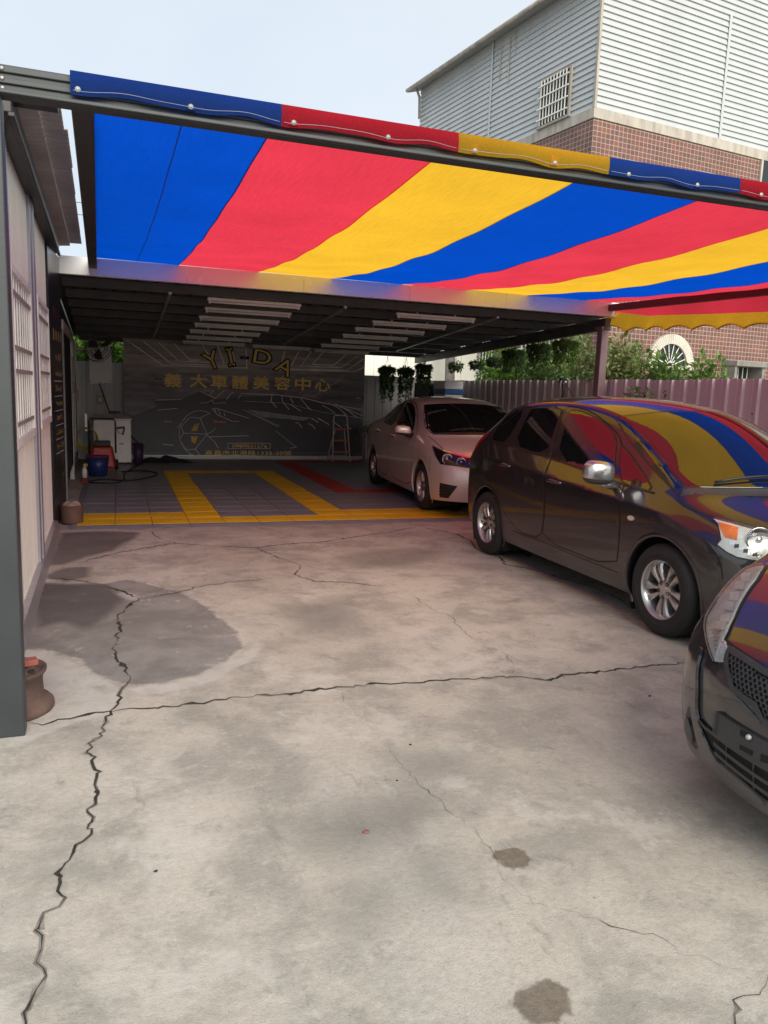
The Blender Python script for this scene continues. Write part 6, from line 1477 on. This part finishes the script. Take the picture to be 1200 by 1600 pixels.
mpv.patch('tail_lamp', [mpv.to2(RA, (-3.0, .80, 1.15)), mpv.to2(RA, (-3.12, .77, 1.2)), mpv.to2(RA, (-3.32, .6, 1.12)), mpv.to2(RA, (-3.4, .55, .9)), mpv.to2(RA, (-3.36, .66, .8)), mpv.to2(RA, (-3.2, .76, .88))], RA, .006, M['red_lamp'], soft=1, res=.025)
mpv.patch('rear_window', [(-.5, 1.14), (.5, 1.14), (.44, 1.40), (-.44, 1.40)], 'rear', .004, M['glass'], mirror=1, res=.04, soft=1)
bl = mpv.pxpoly('side', q5([(70, 545), (90, 680), (85, 770)])); mpv.ribbon('bumper_gap', bl, 'side', .006, .0012, M['gap'])
fb = mpv.pxpoly(ANG, [(1116, 860), (1127, 885), (1129, 905)]); mpv.ribbon('bumper_gap', fb, ANG, .006, .0012, M['gap'])
mpv.mirror_pod(-.62, .85, 1.04, M['mirror_silver'], .235, .17, .16)
mpv.patch('front_grille', [(-.4, .66), (.4, .66), (.34, .74), (-.34, .74)], 'front', .004, M['plastic_grey'], mirror=1, res=.03); mpv.patch('lower_grille', [(-.45, .3), (.45, .3), (.4, .45), (-.4, .45)], 'front', .004, M['trim'], mirror=1, res=.03)
MB().tube([(-2.55, 0, 1.575), (-2.75, 0, 1.72)], [.006, .003], 6).build('antenna', M['trim'], mpv.root)

# ------------------------------------------------------------------ silver sedan
d = Vector((-.0981, -.9952, 0)); lf = Vector((-d.y, d.x, 0)); WBs = 2.76
loc = Vector((3.985, 9.50, .016)) + lf * .862
st_s = [ST(.66, .79, .21, .62, .64, .745, .735, .70, .60, .785, .84, .81),
        ST(.40, .875, .19, .72, .40, .815, .86, .42, .67, .90, .48, .925),
        ST(.08, .892, .18, .78, .08, .83, .92, .08, .71, .965, .2, .99),
        ST(-.10, .894, .18, .80, -.10, .83, .945, -.06, .72, 1.01, .2, 1.03),
        ST(-.6, .895, .18, .82, -.6, .83, .96, -.54, .675, 1.235, -.34, 1.29),
        ST(-1.08, .895, .18, .83, -1.08, .83, .97, -1.04, .615, 1.425, -.92, 1.48),
        ST(-1.6, .895, .18, .84, -1.6, .83, .985, -1.6, .61, 1.475, -1.6, 1.525),
        ST(-2.2, .895, .18, .86, -2.2, .825, 1.005, -2.2, .595, 1.42, -2.25, 1.485),
        ST(-2.75, .89, .19, .89, -2.75, .815, 1.03, -2.74, .61, 1.23, -2.78, 1.31),
        ST(-3.2, .875, .2, .91, -3.15, .785, 1.045, -3.1, .65, 1.105, -3.15, 1.14),
        ST(-3.6, .80, .25, .89, -3.58, .74, 1.0, -3.58, .62, 1.07, -3.62, 1.10)]
sed = Car('silver_sedan', 'champagne silver sedan parked on the tile floor inside the garage', loc, math.atan2(d.y, d.x), st_s, [(.86, .2), (.93, .3), (.96, .46), (.93, .64)], [(-3.7, .26), (-3.76, .38), (-3.76, .6), (-3.72, .88)],
          dict(rows={3: .45, 4: .2, 5: {3: .5, 4: .5, 5: .4, 6: .4, 7: .4}, 0: .6}, stations={3: .4}), 4, M['paint_silver'])
sed.arches([(0, .318), (-WBs, .318)], .37)
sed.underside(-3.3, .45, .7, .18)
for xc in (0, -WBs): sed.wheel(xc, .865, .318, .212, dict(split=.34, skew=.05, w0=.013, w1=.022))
z6s = lambda p: [(560 + x / 6, 600 + y / 6) for x, y in p]
fdl = [(-1.66, .27), (-.40, .27), (-.36, .5), (-.40, .9), (-.62, 1.1), (-.95, 1.30), (-1.2, 1.40), (-1.68, 1.43), (-1.70, .95)]
rdl = [(-1.672, .27), (-2.2, .27), (-2.38, .42), (-2.47, .62), (-2.60, .85), (-2.68, 1.0), (-2.5, 1.2), (-2.2, 1.36), (-1.694, 1.43), (-1.712, .95)]
sdr = []
for poly in (rdl, fdl):
    sed.ribbon('door_gap', poly, 'side', .012, .0012, M['gap'], closed=True, res=.03, soft=1); sdr.append(sed.patch('door', grow(poly, -.0045), 'side', .003, M['paint_silver'], soft=1, res=.03, drop=.001))
for nm, poly, par in (('side_window', [(-.66, .985), (-1.64, 1.03), (-1.655, 1.385), (-1.35, 1.385), (-1.12, 1.325), (-.88, 1.20)], sdr[1]), ('side_window', [(-1.74, 1.035), (-2.36, 1.06), (-2.52, 1.10), (-2.42, 1.20), (-2.2, 1.30), (-1.95, 1.37), (-1.74, 1.385)], sdr[0])):
    sed.patch('window_seal', grow(chaikin(poly, 1), .014), 'side', .0048, M['trim'], par, res=.035); sed.patch(nm, chaikin(poly, 1), 'side', .0068, M['glass'], par, res=.035)
handles(sed, sdr, [(-2.36, -2.55, .93), (-1.42, -1.61, .905)], M['paint_silver'])
S, _, _ = windshield(sed, z6s([(622, 196), (624, 260), (630, 340), (645, 405), (690, 457)]), .1, .2)
sed.ribbon('cowl_grille', [(S[-1][0] + .05 + .2 * (1 - (k / 10) ** 2), S[-1][1] * k / 10) for k in range(-10, 11)], WS, .05, .004, M['plastic_grey'], mirror=1)
yb_ = S[-1][1]; wiper(sed, (S[-1][0] + .06, -yb_ * .7), (S[-1][0] + .11, -yb_ * .05)); wiper(sed, (S[-1][0] + .18, -yb_ * .0), (S[-1][0] + .08, yb_ * .6))
hg = [(-.06, .76), (.05, .755), (.3, .745), (.46, .725)]; sed.ribbon('hood_gap', hg, 'top', .009, .0015, M['gap'], soft=1)
sed.patch('hood', [(.0, .735), (.3, .73), (.46, .705), (.62, .6), (.76, .35), (.80, 0), (.76, -.35), (.62, -.6), (.46, -.705), (.3, -.73), (.0, -.735), (.12, -.4), (.18, 0), (.12, .4)], 'top', .003, M['paint_silver'], mirror=1, res=.03, drop=.001)
ANS = ('ang', math.radians(38))
hs_ = sed.pxpoly(ANS, z6s([(697, 580), (790, 628), (900, 655), (1035, 690), (1130, 712), (1120, 770), (1080, 795), (1000, 786), (880, 766), (770, 752), (735, 690)]))
hd = sed.patch('headlight', hs_, ANS, .004, M['trim'], res=.02)
for px_, r in (((835, 705), .062), ((965, 735), .055)):
    c_ = sed.px(*z6s([px_])[0]); c_.y = abs(c_.y); hh = sed.cast(*sed.frame(ANS, *sed.to2(ANS, c_))); lamp_ring(sed, hh[0] + hh[1] * .004, Vector((.95, .3, .1)), r, M['reflector'], list(zip(hd, (1, -1))), .005)
sed.ribbon('lamp_brow', sed.pxpoly(ANS, z6s([(790, 632), (900, 660), (1030, 694)])), ANS, .016, .012, M['chrome'], hd)
sed.patch('lamp_lens', hs_, ANS, .018, M['lens'], hd, res=.02, drop=-.01)
fv = sed.pxpoly(ANS, z6s([(765, 925), (930, 958), (845, 1070), (762, 1060)])); fo = sed.patch('bumper_vent', fv, ANS, .003, M['trim'], res=.02)
for k in range(4):
    t = (k + .7) / 4.6; a, b = np.array(fv[0]) + (np.array(fv[3]) - np.array(fv[0])) * t, np.array(fv[1]) + (np.array(fv[2]) - np.array(fv[1])) * t; sed.ribbon('slat', [tuple(a), tuple(b)], ANS, .01, .014, M['plastic_grey'], fo)
sed.patch('front_grille', [(-.5, .68), (.5, .68), (.46, .74), (-.46, .74)], 'front', .004, M['chrome'], mirror=1, res=.03); sed.patch('lower_grille', [(-.42, .26), (.42, .26), (.34, .48), (-.34, .48)], 'front', .004, M['trim'], mirror=1, res=.03)
sed.ribbon('bumper_gap', [(.36, .75), (.37, .66), (.35, .55)], 'side', .006, .0012, M['gap'])
sed.patch('rear_window', [(-.55, 1.12), (.55, 1.12), (.48, 1.40), (-.48, 1.40)], 'rear', .004, M['glass'], mirror=1, res=.04, soft=1)
sed.patch('tail_lamp', [sed.to2(RA, (-3.3, .84, .98)), sed.to2(RA, (-3.62, .6, 1.0)), sed.to2(RA, (-3.7, .6, .8)), sed.to2(RA, (-3.4, .82, .78))], RA, .006, M['red_lamp'], soft=1, res=.03)
sed.mirror_pod(-.60, .86, 1.03, M['paint_silver'], .23, .13, .15)

# ------------------------------------------------------------------ nose of the near grey car
a8 = math.radians(8); d = Vector((-math.cos(a8), -math.sin(a8), 0)); NP = Vector((2.02, 1.68, 0)); loc = NP - d * .86
st_n = [ST(.58, .72, .2, .585, .56, .665, .66, .62, .55, .715, .795, .75),
        ST(.34, .815, .19, .68, .34, .765, .81, .34, .64, .87, .46, .875),
        ST(.04, .852, .19, .76, .04, .795, .90, .05, .69, .95, .16, .965),
        ST(-.10, .86, .2, .80, -.10, .80, .945, -.02, .715, 1.0, .24, 1.01)] + back
nc = Car('grey_hatchback', 'graphite hatchback nose with honeycomb grille and empty plate holder', loc, math.atan2(d.y, d.x), st_n, [(.79, .185), (.835, .27), (.86, .42), (.845, .58)], [(-3.42, .3), (-3.46, .42), (-3.46, .6), (-3.40, .86)],
         dict(rows={3: .35, 4: .25, 5: {3: .6, 4: .6, 5: .5, 6: .4, 7: .4, 8: .4}, 0: .8}, stations={3: .35}, n={3: .5}), 5, M['paint_dark2'])
nc.arches([(0, .31), (-2.65, .31)], .36)
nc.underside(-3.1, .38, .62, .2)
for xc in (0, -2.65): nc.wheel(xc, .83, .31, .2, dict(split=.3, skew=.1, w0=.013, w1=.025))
ANN = ('ang', math.radians(42))
n5 = lambda p: [(1060 + x / 8, 880 + y / 8) for x, y in p]
n6 = lambda p: [(1060 + x / 7.27, 1060 + y / 7.27) for x, y in p]
hn = nc.pxpoly(ANN, n5([(1072, 36), (960, 50), (860, 80), (740, 180), (600, 330), (450, 540), (365, 690), (352, 800), (372, 950), (412, 1100), (470, 1240), (486, 1222), (545, 1005), (572, 965), (620, 870), (700, 690), (830, 420), (980, 210), (1072, 62)]))
hd = nc.patch('headlight', hn, ANN, .003, M['lens_grey'], res=.018)
nc.ribbon('headlight_seal', grow(hn, .003), ANN, .007, .003, M['trim'], closed=True, res=.018)
for k, (x, y, mt) in enumerate(((860, 190, 'amber'), (790, 300, 'reflector'), (720, 430, 'reflector'), (660, 560, 'reflector'), (600, 700, 'reflector'), (560, 800, 'lens_grey'))):
    c_ = nc.pxpoly(ANN, n5([(x - 60, y - 50), (x + 55, y - 60), (x + 35, y + 55), (x - 70, y + 45)])); nc.patch('lamp_reflector', c_, ANN, .007 + .003 * (k % 2), M['rough_silver'], hd, res=.015)
for k in range(7):
    c_ = nc.pxpoly(ANN, n5([(440 + 9 * k, 850 + 48 * k), (545 - 8 * k, 850 + 48 * k)])); nc.ribbon('lamp_flute', c_, ANN, .008, .011, M['reflector'], hd, res=.012)
nc.patch('lamp_lens', hn, ANN, .016, M['hazy_lens'], hd, res=.018, drop=-.008)
tl_ = nc.pxpoly(ANN, n5([(487, 1236), (612, 1234), (632, 1110), (600, 985), (560, 1003)])); t2 = nc.patch('corner_lamp', tl_, ANN, .005, M['lens_grey'], res=.012); nc.patch('lamp_lens', tl_, ANN, .012, M['lens'], t2, res=.015, drop=-.006)
# hood edge
he = nc.pxpoly('top', n5([(1072, 50), (980, 215), (830, 425), (700, 695), (620, 875), (580, 965), (700, 1060), (860, 1170), (1100, 1335)])); nc.ribbon('hood_gap', [(u, abs(v)) for u, v in he], 'top', .009, .002, M['gap'])
# honeycomb grille
def F2(pts): return [(abs(u), v) for u, v in nc.pxpoly('front', pts)]
top = F2(n5([(655, 1075), (760, 1150), (900, 1235), (1110, 1370)])); bot = F2(n5([(640, 1130), (620, 1230)]) + n6([(640, 110), (760, 215), (900, 300), (985, 480)]))
gp = top + [(0.0, top[-1][1] + .0)] ; zc_b = bot[-1][1] - .01
half = [(0.0, top[-1][1])] + list(reversed(top)) + bot + [(0.0, zc_b)]
full = [(u, v) for u, v in half] + [(-u, v) for u, v in reversed(half[1:-1])]
gr = nc.patch('grille', full, 'front', .002, M['gap'], mirror=1, res=.025)[0]
nc.ribbon('grille_frame', full, 'front', .02, .012, M['plastic_grey'], gr, mirror=1, closed=True, res=.02)
inner = np.array(grow(full, -.014)); hx = []
R_ = .0125; mbh = MB(); mnx, mxx, mnz, mxz = inner[:, 0].min(), inner[:, 0].max(), inner[:, 1].min(), inner[:, 1].max()
cells = [(i * R_ * 1.732 + (j % 2) * R_ * .866, mnz + j * R_ * 1.15) for j in range(int((mxz - mnz) / (R_ * 1.15)) + 2) for i in range(int(mnx / (R_ * 1.732)) - 1, int(mxx / (R_ * 1.732)) + 2)]
cells = [c for c, s_ in zip(cells, sdf(np.array(cells), inner)) if s_ > .0]
hc = {}
for cx_, cz_ in cells:
    cc = nc.cast(*nc.frame('front', cx_, cz_))
    if cc is None: continue
    ou, inn, dp = [], [], []
    for k in range(6):
        a = math.radians(60 * k + 30)
        for lst, rr_, of_ in ((ou, R_ * 1.02, .010), (inn, R_ * .74, .010), (dp, R_ * .66, .0)):
            h = nc.cast(*nc.frame('front', cx_ + rr_ * math.cos(a), cz_ + rr_ * .78 * math.sin(a)))
            lst.append((h[0] + h[1] * of_) if h else None)
    if None in ou + inn + dp: continue
    mbh.add(ou + inn + dp, [(k, (k + 1) % 6, 6 + (k + 1) % 6, 6 + k) for k in range(6)] + [(6 + k, 6 + (k + 1) % 6, 12 + (k + 1) % 6, 12 + k) for k in range(6)])
hobj = mbh.build('honeycomb_mesh', M['plastic_grey'], gr); tag(hobj, kind='stuff')
# bumper: plate holder, lower intake, fog lamp, lip
ph = F2(n6([(470, 372), (470, 640)])); z1 = ph[0][1]; z0 = ph[1][1]; yl = ph[0][0]
li = F2(n6([(245, 455), (300, 600), (370, 760), (480, 930), (700, 1110), (1000, 1370)])); lt = F2(n6([(255, 440), (330, 560), (440, 640), (480, 680)]))
half = [(0.0, li[-1][1] - .01)] + list(reversed(li)) + lt[1:] + [(yl, z0), (0.0, z0 - .005)]
full = half + [(-u, v) for u, v in reversed(half[1:-1])]
lg = nc.patch('lower_intake', full, 'front', .003, M['gap'], mirror=1, res=.02)[0]
nc.ribbon('intake_frame', full, 'front', .014, .01, M['plastic_grey'], lg, mirror=1, closed=True, res=.02)
for t in (.33, .66):
    a = np.array(li[3]) * (1 - t) + np.array([yl, z0]) * t; nc.ribbon('intake_slat', [tuple(a), (0, li[-1][1] - .01 + (z0 - li[-1][1]) * t), (-a[0], a[1])], 'front', .014, .02, M['plastic_grey'], lg, mirror=1)
for y_ in (.3, .17, .0, -.17, -.3): nc.ribbon('intake_divider', [(y_, li[-1][1] + .02), (y_, z0 - .0)], 'front', .008, .012, M['plastic_grey'], lg, mirror=1)
pl2 = nc.patch('plate_holder', [(-yl, z0 - .012), (yl, z0 - .012), (yl, z1), (-yl, z1 + .0)], 'front', .014, M['plastic_grey'], mirror=1, res=.03)[0]
nc.ribbon('holder_rib', [(yl - .005, z0), (yl - .005, z1)], 'front', .008, .022, M['plastic_grey'], [pl2, pl2])
for pts in ([(750, 575), (875, 640), (860, 710), (745, 640)], [(742, 750), (885, 820), (875, 870), (738, 795)], [(980, 850), (1060, 880), (1060, 960), (975, 930)]):
    nc.patch('plate_slot', F2(n6(pts)), 'front', .017, M['gap'], [pl2, pl2], res=.015)
c_ = F2(n6([(845, 655)]))[0]; h = nc.cast(*nc.frame('front', *c_))
for sd_ in (1, -1): MB().lathe([(0, .012), (.007, .011), (.01, .006), (.01, 0)], 10, Vector((h[0].x + .018, h[0].y * sd_, h[0].z)), 'x').build('bolt', M['rivet'], pl2, True)
ANF = ('ang', math.radians(40))
fo = nc.pxpoly(ANF, n6([(130, 300), (95, 400), (80, 500), (100, 610), (140, 720), (190, 800), (230, 790), (225, 700), (190, 560), (160, 420)])); fob = nc.patch('fog_surround', fo, ANF, .003, M['trim'], res=.015, soft=1)
fi = nc.pxpoly(ANF, n6([(110, 430), (95, 520), (110, 620), (150, 710), (180, 735), (190, 690), (170, 570), (140, 460)])); nc.patch('fog_lamp', fi, ANF, .011, M['dark_glass'], fob, res=.012, soft=1)
bc = nc.pxpoly(ANF, n5([(390, 1060), (300, 1060), (250, 1200), (225, 1400)]) + n6([(235, 150), (225, 350), (240, 470), (300, 700), (400, 900), (560, 1060)]))
fin = nc.pxpoly(ANF, n5([(255, 1080), (330, 1060), (300, 1200), (262, 1420)]) + n6([(240, 150), (235, 330), (250, 440), (310, 620), (400, 800), (478, 930), (600, 1035), (700, 1112), (860, 1250), (1000, 1375), (1000, 1440), (840, 1330), (660, 1195), (500, 1070), (380, 960), (290, 840), (235, 640), (195, 450), (172, 250), (170, 60)]))
nc.patch('bumper_fin', fin, ANF, .016, M['paint_dark2'], res=.014, soft=1, drop=-.004)
chk = nc.pxpoly(ANF, n5([(455, 1275), (600, 1270), (612, 1330), (660, 1450)]) + n6([(640, 150), (760, 300), (880, 420), (955, 520), (840, 500), (640, 400), (480, 320), (410, 210), (390, 100)]))
nc.patch('bumper_cheek', chk, ANF, .008, M['paint_dark2'], res=.016, soft=1, drop=-.002)
S, _, _ = windshield(nc, [(1300, 560), (1300, 600)], .1, .2) if False else (None, None, None)
wp = [(.0 - 1.0 + 1.2, .69), (-.42 - 1.22 + 1.2, .645), (-.88 - 1.44 + 1.2, .57)]
half = wp; n = 8
poly = list(reversed(half)) + [(half[0][0] + .2 * (1 - (k / n) ** 2), half[0][1] * k / n) for k in range(n - 1, -n, -1)] + [(u, -v) for u, v in half] + [(half[-1][0] + .1 * (1 - (k / n) ** 2), half[-1][1] * k / n) for k in range(-n + 1, n)]
nc.patch('windshield', poly, WS, .0045, M['glass'], mirror=1, res=.05)
for nm, pts in (('side_window', [(-.3, 1.0), (-.8, 1.28), (-1.2, 1.43), (-1.56, 1.47), (-1.53, 1.06)]), ('side_window', [(-1.66, 1.07), (-1.7, 1.47), (-2.28, 1.44), (-2.33, 1.12)]), ('quarter_window', [(-2.42, 1.13), (-2.4, 1.43), (-2.65, 1.38), (-2.8, 1.14)])):
    nc.patch(nm, pts, 'side', .0045, M['glass'], soft=1, res=.04)
nc.mirror_pod(-.60, .845, 1.035, M['paint_dark2'], .2, .15, .15)
nc.ribbon('door_gap', [(-.45, .3), (-.5, .9), (-.35, .98)], 'side', .008, .0015, M['gap']); nc.ribbon('door_gap', [(-1.58, .3), (-1.6, 1.05)], 'side', .008, .0015, M['gap'])
